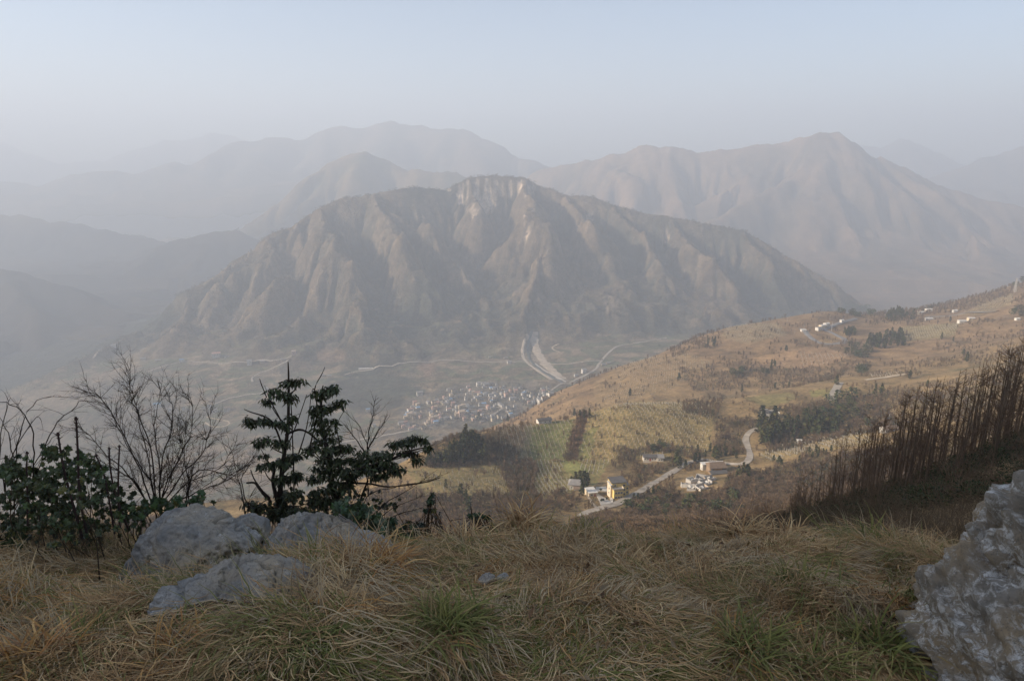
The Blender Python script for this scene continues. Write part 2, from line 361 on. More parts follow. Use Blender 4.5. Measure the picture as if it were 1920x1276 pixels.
GR = [(rpts([(-500, 330, 8200), (-200, 345, 8000), (0, 336, 7900), (60, 344, 7900), (130, 326, 7900), (200, 316, 7900), (255, 322, 7900), (290, 312, 7900), (330, 296, 7900), (350, 303, 7900), (390, 290, 8000), (430, 266, 8300), (500, 256, 8500), (570, 257, 8600), (620, 239, 8600), (680, 236, 8600), (705, 228, 8600), (740, 226, 8600), (780, 234, 8500), (840, 236, 8400), (880, 243, 8300), (920, 258, 8200), (950, 280, 8100), (980, 292, 8000), (1030, 308, 8000), (1100, 300, 8200), (1300, 320, 8500)]), .5),
      (rpts([(740, 228, 8600), (720, 290, 7900), (640, 330, 7400)]), .6), (rpts([(880, 243, 8300), (900, 300, 7700)]), .6), (rpts([(500, 258, 8500), (470, 320, 7800)]), .6), (rpts([(330, 298, 7900), (350, 360, 7300)]), .6),
      (rpts([(-600, 250, 12000), (-200, 262, 12000), (0, 262, 12000), (50, 285, 12000), (110, 300, 12000), (200, 296, 12000), (260, 275, 12000), (310, 257, 12000), (350, 262, 12000), (400, 248, 12000), (440, 255, 12000), (520, 275, 12000), (700, 290, 12000), (1000, 330, 12500), (1400, 330, 12000)]), .45),
      (rpts([(1500, 300, 11000), (1610, 268, 11000), (1650, 275, 11000), (1690, 257, 11000), (1730, 272, 11000), (1800, 300, 11000), (1900, 330, 11000), (2300, 300, 11000)]), .45),
      (rpts([(1700, 345, 8300), (1780, 318, 8300), (1850, 290, 8300), (1920, 273, 8300), (2000, 262, 8300), (2200, 240, 8300), (2500, 260, 8300)]), .5)]
XG, YG, ZG = sheet(-13500, 13500, 6900, 13800, 55., GR, 10, 130, 800, 61, lambda X, Y: land(X, Y)-60)
class Rect:
    def __init__(s, x0, y0, c, z): s.x0, s.y0, s.c, s.z = x0, y0, c, z
    def h(s, x, y):
        fi = (np.asarray(x, float)-s.x0)/s.c; fj = (np.asarray(y, float)-s.y0)/s.c
        i = np.clip(fi.astype(int), 0, s.z.shape[1]-2); j = np.clip(fj.astype(int), 0, s.z.shape[0]-2); fi = np.clip(fi-i, 0, 1); fj = np.clip(fj-j, 0, 1); z = s.z
        return (z[j, i]*(1-fi)+z[j, i+1]*fi)*(1-fj)+(z[j+1, i]*(1-fi)+z[j+1, i+1]*fi)*fj
def grid_faces(nr, nc):
    k = np.arange(nr*nc, dtype=np.int32).reshape(nr, nc)
    return np.stack([k[:-1, :-1], k[:-1, 1:], k[1:, 1:], k[1:, :-1]], -1).reshape(-1, 4)
# hillside sheet on rays
HU = np.linspace(-1.08, 1.2, 800)
HL = np.concatenate([np.linspace(math.log(5.5), math.log(300), 110), np.linspace(math.log(300), math.log(1500), 290)[1:], np.linspace(math.log(1500), math.log(2100), 25)[1:]])
U2, L2 = np.meshgrid(HU, HL); HY = np.exp(L2); HX = U2*HY
def hill_detail(x, y):
    far = sstep(250, 380, y)
    return far*(fbm(x, y, 60, 4, 71)*3.0+fbm(x, y, 150, 3, 75)*5) + (1-far)*sstep(8, 40, y)*fbm(x, y, 9, 3, 77)*.5
HZ = land(HX, HY)+hill_detail(HX, HY)
def hcut_at(u): return np.interp(u, ((PXS-960)/1280)/(CP+((638-p14)/1280)*SP), HCUT)
def hill_h(x, y):
    x = np.asarray(x, float); y = np.asarray(y, float); fi = (x/y-HU[0])/(HU[1]-HU[0]); l = np.log(y)
    j = np.clip(np.searchsorted(HL, l)-1, 0, len(HL)-2); fj = np.clip((l-HL[j])/(HL[j+1]-HL[j]), 0, 1)
    i = np.clip(fi.astype(int), 0, len(HU)-2); fi = np.clip(fi-i, 0, 1)
    return (HZ[j, i]*(1-fi)+HZ[j, i+1]*fi)*(1-fj)+(HZ[j+1, i]*(1-fi)+HZ[j+1, i+1]*fi)*fj
RM = Rect(X0, Y0m, CM, ZM); RF = Rect(-7200, 2500, 22., ZF)
def near_h(x, y):
    return land(x, y)+fbm(x, y, 1.0, 3, 81)*.2*sstep(1.2, 2.2, np.hypot(x, y))+fbm(x, y, .45, 2, 85)*.05
def ground(x, y):
    x = np.asarray(x, float); y = np.asarray(y, float)
    z = np.where(y < 7.2, near_h(x, y), hill_h(x, np.maximum(y, 5.6)))
    far = y > hcut_at(x/np.maximum(y, .1)); return np.where(far, np.where(y < 3900, RM.h(x, y), RF.h(x, y)), z)
def hit(px, py, y0=60., y1=3800., n=1400):
    """first land point behind a photo point"""
    u, s = pxdir(px, py); Y = np.exp(np.linspace(math.log(y0), math.log(y1), n)); x = float(u)*Y
    z = np.where(Y > hcut_at(float(u)), np.where(Y < 3900, RM.h(x, Y), -900), hill_h(x, np.minimum(Y, 2099))) if y1 < 3900 else ground(x, Y); below = float(s)*Y < z
    k = int(np.argmax(below)) if below.any() else n-1
    if k > 0:
        a, b = Y[k-1], Y[k]; da = float(s)*a-z[k-1]; db = float(s)*b-z[k]; t = da/(da-db+1e-9) if below.any() else 0; Yh = a+(b-a)*t
    else: Yh = Y[0]
    X = float(u)*Yh; return Vector((X, Yh, float(ground(X, Yh))))
def poly_in(px, py, pts):
    c = np.zeros(np.shape(px), bool); n = len(pts)
    for i in range(n):
        x1, y1 = pts[i]; x2, y2 = pts[(i+1) % n]
        cond = ((y1 > py) != (y2 > py)) & (px < (x2-x1)*(py-y1)/((y2-y1) or 1e-9)+x1); c ^= cond
    return c
def mix(c, k, f):
    f = np.asarray(f)[..., None]; return c*(1-f)+np.asarray(k, float)*f
# ---------------------------------------------------------------- land sheets with their colours
m_far = attr_mat('far_scrub', (.004, .02, .09), (.75, 1.25), bumps=None)
m_mtn = attr_mat('mountain_scrub', (.012, .05, .16), (.6, 1.4), bumps=(1., 9))
m_hill = attr_mat('hillside_grass', (.06, .35, 1.6), (.65, 1.35), bumps=(.8, .7))
m_near = attr_mat('knoll_soil', (2., 9., 40.), (.65, 1.4), bumps=(.7, .02))
BROWN, OLIVE, TAN, SCAR = (.145, .108, .07), (.06, .062, .045), (.23, .165, .10), (.55, .43, .31)
def slope_of(z, c):
    gy_, gx_ = np.gradient(z, c); return np.hypot(gx_, gy_), gx_, gy_
def mtn_color(X, Y, Z, c, seed):
    sl, gx_, gy_ = slope_of(Z, c); curv = Z-blur(Z, 12)
    f = sstep(-.5, .5, fbm(X, Y, 500, 5, seed)*1.4+curv/(c*2.2)*.5)
    col = mix(np.zeros(X.shape+(3,))+np.array(OLIVE), BROWN, f)
    col = mix(col, TAN, sstep(.05, .55, fbm(X, Y, 180, 5, seed+4)+curv/(c*3)*.3)*.5)
    return col, sl, curv
px, py = project(GX, GY, ZM)
colM, slM, cuM = mtn_color(GX, GY, ZM, CM, 101)
valley = sstep(.42, .14, slM)*sstep(2700, 2450, GY)
fields = fbm(np.floor(GX/70+fbm(GX, GY, 200, 2, 7)*3), np.floor(GY/26+fbm(GX, GY, 150, 2, 8)*4), 1.7, 1, 6)
colM = mix(colM, (.15, .115, .068), valley*.7); colM = mix(colM, (.11, .12, .06), valley*sstep(.0, .2, fields)*.85); colM = mix(colM, (.27, .20, .125), valley*sstep(-.05, -.25, fields)*.8)
wv = np.sin(GY/9.+fbm(GX, GY, 120, 3, 14)*14); colM = mix(colM, (.09, .08, .05), valley*sstep(.6, .95, wv)*.45)
# dark wood in the gorge below the town and reddish bare banks
for (cx, cy, rx, ry, cc, am) in ((700, 730, 95, 42, (.05, .055, .04), .9), (560, 790, 90, 50, (.05, .055, .04), .8), (905, 655, 40, 12, (.2, .17, .09), .6), (800, 690, 20, 14, (.27, .17, .11), .8), (620, 665, 30, 14, (.27, .17, .11), .5), (985, 640, 60, 25, (.23, .17, .10), .4), (1180, 700, 60, 16, (.22, .17, .1), .5), (250, 660, 40, 30, (.24, .18, .10), .5), (90, 740, 70, 25, (.25, .19, .11), .5)):
    d = ((px-cx)/rx)**2+((py-cy)/ry)**2; colM = mix(colM, cc, sstep(1.3, .5, d+fbm(GX, GY, 60, 3, 15)*.9)*am)
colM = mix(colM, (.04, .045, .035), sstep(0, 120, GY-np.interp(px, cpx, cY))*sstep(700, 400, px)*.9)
# landslide scars below the summit
def streaks(poly, amt, seed, feather=1):
    inside = poly_in(px+fbm(GX, GY, 70, 3, seed)*16, py+fbm(GX, GY, 70, 3, seed+1)*10, poly)
    st = fbm(GX*1.0, GY*.10, 22, 3, seed+2)*1.3-cuM/25
    return inside*sstep(-.3, .15, st)*amt
for poly, amt in (([(835, 350), (880, 334), (915, 335), (925, 375), (905, 410), (890, 412), (868, 390)], .95), ([(915, 336), (990, 338), (985, 355), (940, 375), (905, 415), (895, 405)], .7),
                  ([(985, 395), (1002, 380), (1005, 410), (995, 445), (975, 450)], .8), ([(1100, 400), (1112, 400), (1112, 430), (1100, 460)], .8), ([(960, 340), (1010, 350), (990, 372), (965, 365)], .6),
                  ([(1240, 420), (1262, 415), (1256, 450), (1244, 456)], .6), ([(1130, 560), (1150, 550), (1175, 590), (1150, 600)], .35), ([(1290, 410), (1330, 420), (1310, 440)], .4)):
    colM = mix(colM, SCAR, streaks(poly, amt, 111))
# the debris-flow fan with its channel
fan = poly_in(px, py, [(996, 618), (1006, 622), (1010, 650), (1030, 688), (1052, 705), (1078, 716), (1070, 722), (1040, 712), (1000, 690), (975, 672), (983, 645)])
colM = mix(colM, (.31, .25, .18), fan*sstep(-.5, .1, fbm(GX, GY, 30, 3, 17))*.85)
town = poly_in(px, py, [(755, 750), (880, 716), (1000, 712), (1045, 735), (1000, 775), (900, 800), (760, 808), (745, 790)]); colM = mix(colM, (.17, .145, .115), town*.7)
idx = GY < np.vectorize(lambda v: v)(hcut_at(GX/GY))-60
ZMr = ZM-np.where(idx, 25, 0)
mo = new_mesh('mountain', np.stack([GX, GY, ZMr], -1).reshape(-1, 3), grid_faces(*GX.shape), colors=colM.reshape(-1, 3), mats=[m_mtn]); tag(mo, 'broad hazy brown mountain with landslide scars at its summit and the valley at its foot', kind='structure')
colF, _, _ = mtn_color(XF, YF, ZF, 22., 131)
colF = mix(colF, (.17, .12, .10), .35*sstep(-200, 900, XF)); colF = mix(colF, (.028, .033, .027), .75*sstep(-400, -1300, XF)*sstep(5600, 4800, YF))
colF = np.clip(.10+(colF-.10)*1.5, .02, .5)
inM = (XF > X0+30) & (XF < X1-30) & (YF < Y1m-40)
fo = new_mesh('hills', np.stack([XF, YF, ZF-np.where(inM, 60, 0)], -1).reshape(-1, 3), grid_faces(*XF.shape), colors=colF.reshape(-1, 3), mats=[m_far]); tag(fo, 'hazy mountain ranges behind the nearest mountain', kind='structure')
colG, _, _ = mtn_color(XG, YG, ZG, 55., 151)
go = new_mesh('distant_hills', np.stack([XG, YG, ZG-np.where((np.abs(XG) < 7150) & (YG < 7240), 60, 0)], -1).reshape(-1, 3), grid_faces(*XG.shape), colors=colG.reshape(-1, 3), mats=[m_far]); tag(go, 'farthest pale mountain ranges on the skyline', kind='structure')
# hillside
px, py = project(HX, HY, HZ)
n1 = fbm(HX, HY, 120, 5, 201); n2 = fbm(HX, HY, 28, 4, 205); n3 = fbm(HX, HY, 8, 3, 209)
c = np.zeros(HX.shape+(3,))+np.array((.25, .172, .082))
c = mix(c, (.16, .115, .06), sstep(-.1, .35, n1)*.7); c = mix(c, (.32, .225, .11), sstep(.05, .4, n2)*.55); c = mix(c, (.10, .088, .045), sstep(.05, .45, -n2+n1*.4)*.5)
c = mix(c, (.09, .10, .05), sstep(.3, .6, fbm(HX, HY, 70, 4, 215))*.5)
c = mix(c, c*.8+np.array((.03, .012, .012)), sstep(700, 1000, HY))
FIELDS = []   # (polygon in the photo, colour, strength, row spacing)
def field(poly, col_, a, band=None, band_col=None):
    global c
    f = poly_in(px+n3*4, py+n3*3, poly)*a; c = mix(c, col_, f*(.85+.3*n2).clip(0, 1))
    if band:
        ang, w = band; t = (HX*math.cos(ang)+HY*math.sin(ang)+n2*.5)/w
        c = mix(c, band_col, f*sstep(.2, .8, np.sin(t*2*math.pi)))
GREEN, ORCH = (.13, .16, .045), (.33, .24, .10)
field([(985, 800), (1075, 785), (1068, 860), (960, 862), (985, 830)], (.19, .19, .07), .8, (.15, 4), (.12, .15, .05))
field([(930, 800), (1000, 790), (990, 870), (930, 880)], (.21, .16, .10), .6)
field([(1100, 775), (1175, 752), (1340, 755), (1330, 850), (1230, 860), (1080, 862)], ORCH, .85, (.1, 4.6), (.15, .13, .055))
field([(1083, 815), (1120, 800), (1105, 860), (1078, 862)], GREEN, .55)
field([(1095, 772), (1105, 772), (1082, 862), (1060, 862), (1072, 815), (1085, 780)], (.16, .075, .045), .95)
field([(1000, 862), (1145, 862), (1120, 905), (1060, 925), (1000, 935)], (.25, .21, .08), .7, (.1, 4), (.16, .17, .06))
field([(1055, 862), (1080, 862), (1110, 885), (1080, 895), (1060, 880)], (.18, .21, .06), .5)
field([(760, 880), (1000, 868), (990, 930), (800, 930)], (.25, .19, .085), .8, (.3, 3.5), (.17, .155, .06))
field([(1350, 752), (1470, 735), (1570, 722), (1560, 760), (1440, 765), (1340, 800)], (.28, .19, .09), .7, (.9, 5), (.2, .14, .07))
field([(1395, 745), (1480, 735), (1500, 745), (1440, 765)], (.18, .19, .07), .5); field([(1520, 732), (1565, 728), (1560, 742), (1520, 744)], (.20, .23, .06), .5)
field([(1420, 850), (1480, 825), (1620, 802), (1640, 830), (1500, 850), (1440, 868)], (.30, .22, .10), .9, (.05, 6), (.24, .18, .08))
field([(1370, 608), (1460, 605), (1475, 628), (1400, 645), (1350, 630)], (.27, .2, .11), .7, (.2, 9), (.17, .14, .08))
field([(1470, 655), (1545, 650), (1590, 665), (1570, 680), (1500, 690), (1430, 682)], (.36, .225, .12), .8, (.6, 8), (.27, .18, .10))
field([(1400, 672), (1500, 655), (1490, 670), (1420, 685)], (.38, .24, .12), .8)
field([(1530, 640), (1550, 632), (1575, 640), (1550, 645)], (.40, .27, .12), .6); field([(1555, 625), (1590, 618), (1585, 640), (1560, 635)], (.36, .24, .11), .6)
field([(1180, 672), (1290, 660), (1340, 680), (1250, 735), (1120, 770), (1110, 720)], (.26, .18, .09), .6, (.35, 7), (.2, .145, .075))
field([(1690, 612), (1800, 605), (1790, 630), (1700, 640)], (.25, .2, .09), .7, (.25, 9), (.17, .15, .08))
field([(1800, 590), (1850, 565), (1900, 548), (1900, 570), (1840, 590)], (.27, .2, .1), .6, (.25, 9), (.2, .16, .09))
field([(840, 850), (930, 808), (960, 830), (930, 860)], (.12, .09, .05), .5)
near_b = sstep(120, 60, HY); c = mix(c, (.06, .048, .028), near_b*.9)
keep = None
rows, cols = HX.shape; F = grid_faces(rows, cols); yc = HY[:-1, :-1].reshape(-1); uc = U2[:-1, :-1].reshape(-1)
F = F[yc < hcut_at(uc)+25]
HZr = HZ-np.where((HY < 7.0), .35, 0)
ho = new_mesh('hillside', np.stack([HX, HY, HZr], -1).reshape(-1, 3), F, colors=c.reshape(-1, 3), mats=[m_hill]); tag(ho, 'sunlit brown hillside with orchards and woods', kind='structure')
# knoll the camera stands on
nx = np.arange(-7, 8.2, .07); ny = np.arange(-3, 7.4, .07); NX, NY = np.meshgrid(nx, ny); NZ = near_h(NX, NY)
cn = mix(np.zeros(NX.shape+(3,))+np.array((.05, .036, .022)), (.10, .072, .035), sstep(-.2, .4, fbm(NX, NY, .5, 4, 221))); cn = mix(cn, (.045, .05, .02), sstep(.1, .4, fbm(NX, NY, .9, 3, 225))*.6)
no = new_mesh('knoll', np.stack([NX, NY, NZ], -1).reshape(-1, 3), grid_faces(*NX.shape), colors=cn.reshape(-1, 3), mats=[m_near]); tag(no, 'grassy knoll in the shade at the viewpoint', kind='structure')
# the rest of the land: behind and beside, out to the horizon
th = np.radians(np.linspace(-180, 180, 181)); rr = np.exp(np.linspace(math.log(2.5), math.log(13000), 130)); T, R_ = np.meshgrid(th, rr)
BX, BY = R_*np.sin(T), R_*np.cos(T); BZ = land(BX, BY)
sec = np.abs(T) < math.radians(46); lower = np.where(sec & (R_ > 5) & (BY < 13700), 12+R_*.03, .25)
BZ = BZ-lower+np.where(~sec, 1, 0)*fbm(BX, BY, 300, 4, 231)*np.clip(R_*.03, 0, 60)
cb = np.zeros(BX.shape+(3,))+np.array((.12, .095, .055))
bo = new_mesh('ground', np.stack([BX, BY, BZ], -1).reshape(-1, 3), grid_faces(*BX.shape), colors=cb.reshape(-1, 3), mats=[m_hill]); tag(bo, 'slopes around and behind the viewpoint', kind='structure')
# ---------------------------------------------------------------- mesh builder for built things
class MB:
    def __init__(s): s.v = []; s.q = []; s.t = []; s.n = 0
    def add(s, v, q=(), t=()):
        s.v.append(np.asarray(v, float)); 
        if len(q): s.q.append(np.asarray(q)+s.n)
        if len(t): s.t.append(np.asarray(t)+s.n)
        s.n += len(v); return s
    def box(s, x0, x1, y0, y1, z0, z1):
        v = [(x, y, z) for z in (z0, z1) for y in (y0, y1) for x in (x0, x1)]
        return s.add(v, [(0, 2, 3, 1), (4, 5, 7, 6), (0, 1, 5, 4), (2, 6, 7, 3), (0, 4, 6, 2), (1, 3, 7, 5)])
    def gable(s, x0, x1, y0, y1, z0, h, th=.25, hip=0):
        """pitched roof, ridge along x"""
        ym = (y0+y1)/2; a = hip
        for sgn in (0, 1):
            ye = (y0, y1)[sgn]
            v = [(x0, ye, z0), (x1, ye, z0), (x1-a, ym, z0+h), (x0+a, ym, z0+h)]; v += [(p[0], p[1], p[2]+th) for p in v]
            s.add(v, [(0, 1, 2, 3), (4, 7, 6, 5), (0, 4, 5, 1), (1, 5, 6, 2), (2, 6, 7, 3), (3, 7, 4, 0)])
        if hip:
            for xe, xi in ((x0, x0+a), (x1, x1-a)): s.add([(xe, y0, z0+th), (xe, y1, z0+th), (xi, ym, z0+h+th)], t=[(0, 1, 2)])
        return s
    def prism(s, x0, x1, y0, y1, z0, h):
        ym = (y0+y1)/2; v = [(x0, y0, z0), (x0, y1, z0), (x0, ym, z0+h), (x1, y0, z0), (x1, y1, z0), (x1, ym, z0+h)]
        return s.add(v, [(0, 3, 5, 2), (1, 2, 5, 4), (0, 1, 4, 3)], [(0, 2, 1), (3, 4, 5)])
    def tube(s, pts, rad, n=5):
        pts = [np.asarray(p, float) for p in pts]; rad = rad if hasattr(rad, '__len__') else [rad]*len(pts); vs = []
        for i, p in enumerate(pts):
            d = pts[min(i+1, len(pts)-1)]-pts[max(i-1, 0)]; d = d/(np.linalg.norm(d)+1e-9)
            a = np.cross(d, (0, 0, 1.)) if abs(d[2]) < .9 else np.cross(d, (1., 0, 0)); a /= np.linalg.norm(a)+1e-9; b = np.cross(d, a)
            for k in range(n): an = 2*math.pi*k/n; vs.append(p+(a*math.cos(an)+b*math.sin(an))*rad[i])
        q = [(i*n+k, i*n+(k+1) % n, (i+1)*n+(k+1) % n, (i+1)*n+k) for i in range(len(pts)-1) for k in range(n)]
        return s.add(vs, q)
    def fl(s):
        o = []
        if s.q: o.append(np.concatenate(s.q))
        if s.t: o.append(np.concatenate(s.t))
        return o
    def mesh(s, name, mat, smooth=False, col=None): return new_mesh(name, np.concatenate(s.v), s.fl(), smooth, col, [mat], link=False)
    def obj(s, name, mat, parent=None, smooth=False, col=None):
        o = new_mesh(name, np.concatenate(s.v), s.fl(), smooth, col, [mat], parent); return o
def flat(name, col, rough=.85, sc=.6, amp=(.8, 1.2), spec=.2):
    m, t, b = bsdf(name, col, rough, spec); rgb = t.nodes.new('ShaderNodeRGB'); rgb.outputs[0].default_value = (*col, 1)
    n = noise_node(t, sc, 5, .65); src = vary(t, b, rgb.outputs[0], n.outputs[0], *amp); t.links.new(src, b.inputs['Base Color']); return m
MW = {k: flat('wall_'+k, c) for k, c in dict(white=(.60, .57, .51), cream=(.60, .51, .37), yellow=(.68, .52, .20), pink=(.60, .44, .36), tan=(.45, .36, .27), grey=(.42, .40, .37), brown=(.25, .18, .12)).items()}
MRf = {k: flat('roof_'+k, c) for k, c in dict(dark=(.10, .095, .09), grey=(.24, .23, .22), brown=(.18, .13, .09), red=(.38, .22, .17), blue=(.16, .28, .42), tan=(.40, .31, .22), pale=(.55, .53, .48)).items()}
m_glass = bsdf('window_glass', (.03, .035, .04), .15, .5)[0]; m_frame = flat('frame_white', (.6, .58, .54)); m_wood = flat('orange_timber', (.55, .27, .09))
m_conc = flat('concrete', (.42, .39, .34), sc=.2); m_road = flat('road_surface', (.36, .31, .245), sc=.15, amp=(.65, 1.25)); m_dirt = flat('dirt_track', (.45, .36, .25), sc=.1)
m_asph = flat('asphalt', (.20, .19, .18), sc=.1); m_door = flat('door_red', (.30, .06, .05)); m_post = flat('post_concrete', (.55, .51, .44)); m_pole = flat('pole', (.45, .43, .40))
m_fan = flat('debris_gravel', (.44, .36, .265), sc=.06, amp=(.6, 1.3)); m_water = bsdf('channel_water', (.12, .13, .12), .2, .5)[0]
def ribbon(name, pts, width, mat, label, off=.3, step=6., edge=0):
    P = [hit(*p) for p in pts]; out = []
    P3 = [P[0]]+P+[P[-1]]
    for i in range(1, len(P3)-2):
        a, b, c_, d = P3[i-1], P3[i], P3[i+1], P3[i+2]; n = max(2, int((c_-b).length/step))
        for k in range(n):
            t = k/n; out.append(.5*((2*b)+(c_-a)*t+(2*a-5*b+4*c_-d)*t*t+(-a+3*b-3*c_+d)*t**3))
    out.append(P[-1]); A = np.array([(p.x, p.y) for p in out]); D = np.gradient(A, axis=0); D /= np.linalg.norm(D, axis=1)[:, None]+1e-9; N = np.stack([-D[:, 1], D[:, 0]], 1)
    w = width*(1+.45*fbm(A[:, 0], A[:, 1], 45, 3, 9)+.15*np.sin(np.arange(len(A))*1.7)) if edge else width*(1+.3*fbm(A[:, 0], A[:, 1], 18, 3, 12))
    rows = [A+N*(w*f)[:, None] for f in (-.5, -.25, 0, .25, .5)]; zs = [ground(r[:, 0], r[:, 1]) for r in rows]; zc = np.maximum.reduce(zs)
    off_ = np.array([off-.6, off, off+.02, off, off-.6]) if off > .5 else np.array([off]*5)
    V = np.stack([np.column_stack([r, z*.35+zc*.65+o_]) for r, z, o_ in zip(rows, zs, off_)], 1)
    o = new_mesh(name, V.reshape(-1, 3), grid_faces(len(A), 5), mats=[mat]); return tag(o, label, kind='structure')
ribbon('road', [(1060, 985), (1090, 968), (1120, 955), (1145, 948), (1168, 938), (1200, 922), (1222, 908), (1245, 895), (1270, 880), (1290, 868), (1318, 862), (1345, 866), (1375, 870), (1398, 868), (1406, 855), (1402, 838), (1398, 825), (1403, 813), (1415, 805), (1440, 797)], 5.2, m_road, 'pale concrete road climbing past the yellow house', .35, 4)
ribbon('road', [(1558, 752), (1561, 742), (1566, 733), (1570, 725), (1574, 718)], 8, m_road, 'short pale stretch of road below the tall conifer', .4, 4)
ribbon('road', [(1500, 616), (1508, 619), (1515, 628), (1528, 638), (1545, 644), (1570, 644), (1582, 641), (1583, 635), (1570, 629), (1556, 622), (1545, 618), (1560, 611), (1580, 604), (1604, 597)], 9, m_asph, 'grey hairpin road by the white roadside houses', .7, 6)
ribbon('path', [(1622, 713), (1660, 708), (1698, 702)], 5, m_dirt, 'pale field track above the conifers', .5, 5)
ribbon('road', [(1736, 594), (1770, 593), (1800, 589), (1812, 587), (1840, 586), (1870, 584)], 9, m_asph, 'road across the upper hillside', .8, 6)
ribbon('path', [(1100, 926), (1108, 940), (1120, 953)], 2.2, m_dirt, 'thin footpath beside the white outbuilding', .25, 3)
for nm, w, pts, lab in (('road', 6, [(277, 697), (315, 684), (341, 678), (377, 679), (425, 681), (461, 680), (490, 675), (527, 674), (552, 664)], 'valley road along the left bench'),
        ('road', 6, [(541, 675), (515, 688), (497, 696), (474, 707), (474, 716)], 'road bending down from the bench'),
        ('road', 6, [(395, 760), (425, 748), (454, 742), (497, 737)], 'road above the left hamlet'),
        ('road', 7, [(645, 703), (665, 697), (698, 693), (735, 687), (748, 682), (802, 680), (815, 677), (875, 677), (935, 678), (988, 678)], 'long pale road at the foot of the mountain'),
        ('road', 7, [(1012, 683), (1057, 682), (1090, 679), (1127, 676)], 'road running right from the channel'),
        ('road', 8, [(1078, 712), (1095, 705), (1117, 692), (1125, 680), (1150, 654), (1170, 646), (1198, 642), (1250, 633)], 'road climbing right behind the hillside'),
        ('road', 7, [(600, 833), (660, 826), (740, 813), (784, 803), (814, 794), (846, 781), (880, 780)], 'road below the town'),
        ('road', 8, [(897, 768), (925, 765), (949, 762), (938, 768), (926, 777)], 'street looping through the lower town'),
        ('road', 7, [(1018, 742), (1035, 731), (1053, 719), (1066, 719), (1080, 711)], 'pale road from the town to the channel'),
        ('path', 7, [(175, 672), (180, 664), (188, 656)], 'track over the left shoulder of the mountain'),
        ('path', 4, [(388, 782), (428, 790), (425, 798), (400, 800), (385, 792)], 'path round the fields by the left hamlet'),
        ('path', 5, [(1050, 660), (1035, 652), (1048, 645), (1040, 648)], 'zigzag track right of the channel')):
    ribbon(nm, pts, w, m_road if nm == 'road' else m_dirt, lab, 1.3, 10)
ribbon('debris_bank', [(1001, 622), (1003, 645), (1012, 668), (1030, 690), (1055, 712)], 27, m_fan, 'broad gravel bank beside the channel', 1.0, 10, 1)
ribbon('debris_bank', [(990, 630), (980, 652), (985, 675), (1005, 692), (1035, 712)], 10, m_fan, 'gravel bank on the left of the channel', 1.0, 10, 1)
ribbon('river_channel', [(997, 620), (991, 645), (992, 672), (1003, 685), (1022, 700), (1056, 718)], 9, m_water, 'narrow dark water channel from the ravine to the town', 2.2, 10)
ribbon('embankment', [(1003, 682), (1024, 697), (1062, 717)], 5, m_conc, 'pale concrete embankment of the channel', 2.8, 8)
# ---------------------------------------------------------------- small town in the valley
def far_house(w, d, h, wall, roof, kind):
    me_w = MB().box(-w/2, w/2, -d/2, d/2, -6, h)
    r = MB()
    if kind == 'gable': me_w.prism(-w/2, w/2, -d/2, d/2, h, d*.22); r.gable(-w/2-.5, w/2+.5, -d/2-.6, d/2+.6, h-.1, d*.24, .3)
    else: r.box(-w/2-.3, w/2+.3, -d/2-.3, d/2+.3, h, h+.5)
    wn = MB(); nf = max(1, int(h/3))
    for f_ in range(nf):
        for k in range(int(w/3)):
            x = -w/2+1.5+k*3; wn.box(x-.6, x+.6, -d/2-.06, -d/2+.02, f_*3+.9, f_*3+2.3)
    return me_w.mesh('wall', MW[wall]), r.mesh('roof', MRf[roof]), wn.mesh('windows', m_glass)
HV = []
for w, d, h, wall, roof, kd in ((9, 8, 7, 'white', 'dark', 'gable'), (12, 8, 6.5, 'white', 'grey', 'gable'), (10, 9, 9, 'cream', 'tan', 'flat'), (9, 9, 10, 'pink', 'red', 'gable'), (14, 8, 5, 'tan', 'dark', 'gable'),
        (12, 9, 7, 'white', 'blue', 'flat'), (10, 8, 8, 'cream', 'dark', 'gable'), (9, 8, 8, 'white', 'grey', 'flat'), (13, 7, 4, 'tan', 'grey', 'gable'), (10, 9, 9, 'pink', 'tan', 'flat'), (11, 8, 6, 'grey', 'brown', 'gable'), (15, 9, 7, 'white', 'red', 'gable')):
    HV.append((far_house(w, d, h, wall, roof, kd), wall, roof, kd, w))
CW = {'white': 'white', 'cream': 'cream', 'pink': 'salmon pink', 'tan': 'tan', 'grey': 'grey', 'yellow': 'yellow'}; CR = {'dark': 'dark', 'grey': 'grey', 'tan': 'tan', 'red': 'red', 'blue': 'blue', 'pale': 'pale', 'brown': 'brown'}
def put_house(px, py, v, rz, label, group=None, sc=1.0, name='house'):
    (mw, mr, mn), wall, roof, kd, w = HV[v]; p = hit(px, py); e = empty(name, p, rz, label=label, cat='house', group=group); e.scale = (sc,)*3
    child('wall', mw, e); child('roof', mr, e); child('windows', mn, e)['kind'] = 'stuff'
    return e
TP = [(750, 803), (762, 772), (785, 757), (830, 748), (856, 736), (880, 724), (905, 718), (955, 722), (1000, 736), (1036, 722), (1036, 742), (1004, 762), (962, 766), (955, 788), (900, 792), (858, 788), (822, 793), (802, 806), (770, 806)]
rt = random.Random(3); pts = []; tries = 0
while len(pts) < 210 and tries < 30000:
    tries += 1; x = rt.uniform(748, 1040); y = rt.uniform(716, 808)
    if not bool(poly_in(np.array([x]), np.array([y]), TP)[0]): continue
    if 905 < x < 950 and 768 < y < 780: continue
    if perlin(x/22., y/11., 4)+.5*perlin(x/9., y/5., 6) < -.22: continue
    if all(abs(x-a) > 5.2 or abs(y-b) > 2.5 for a, b in pts): pts.append((x, y))
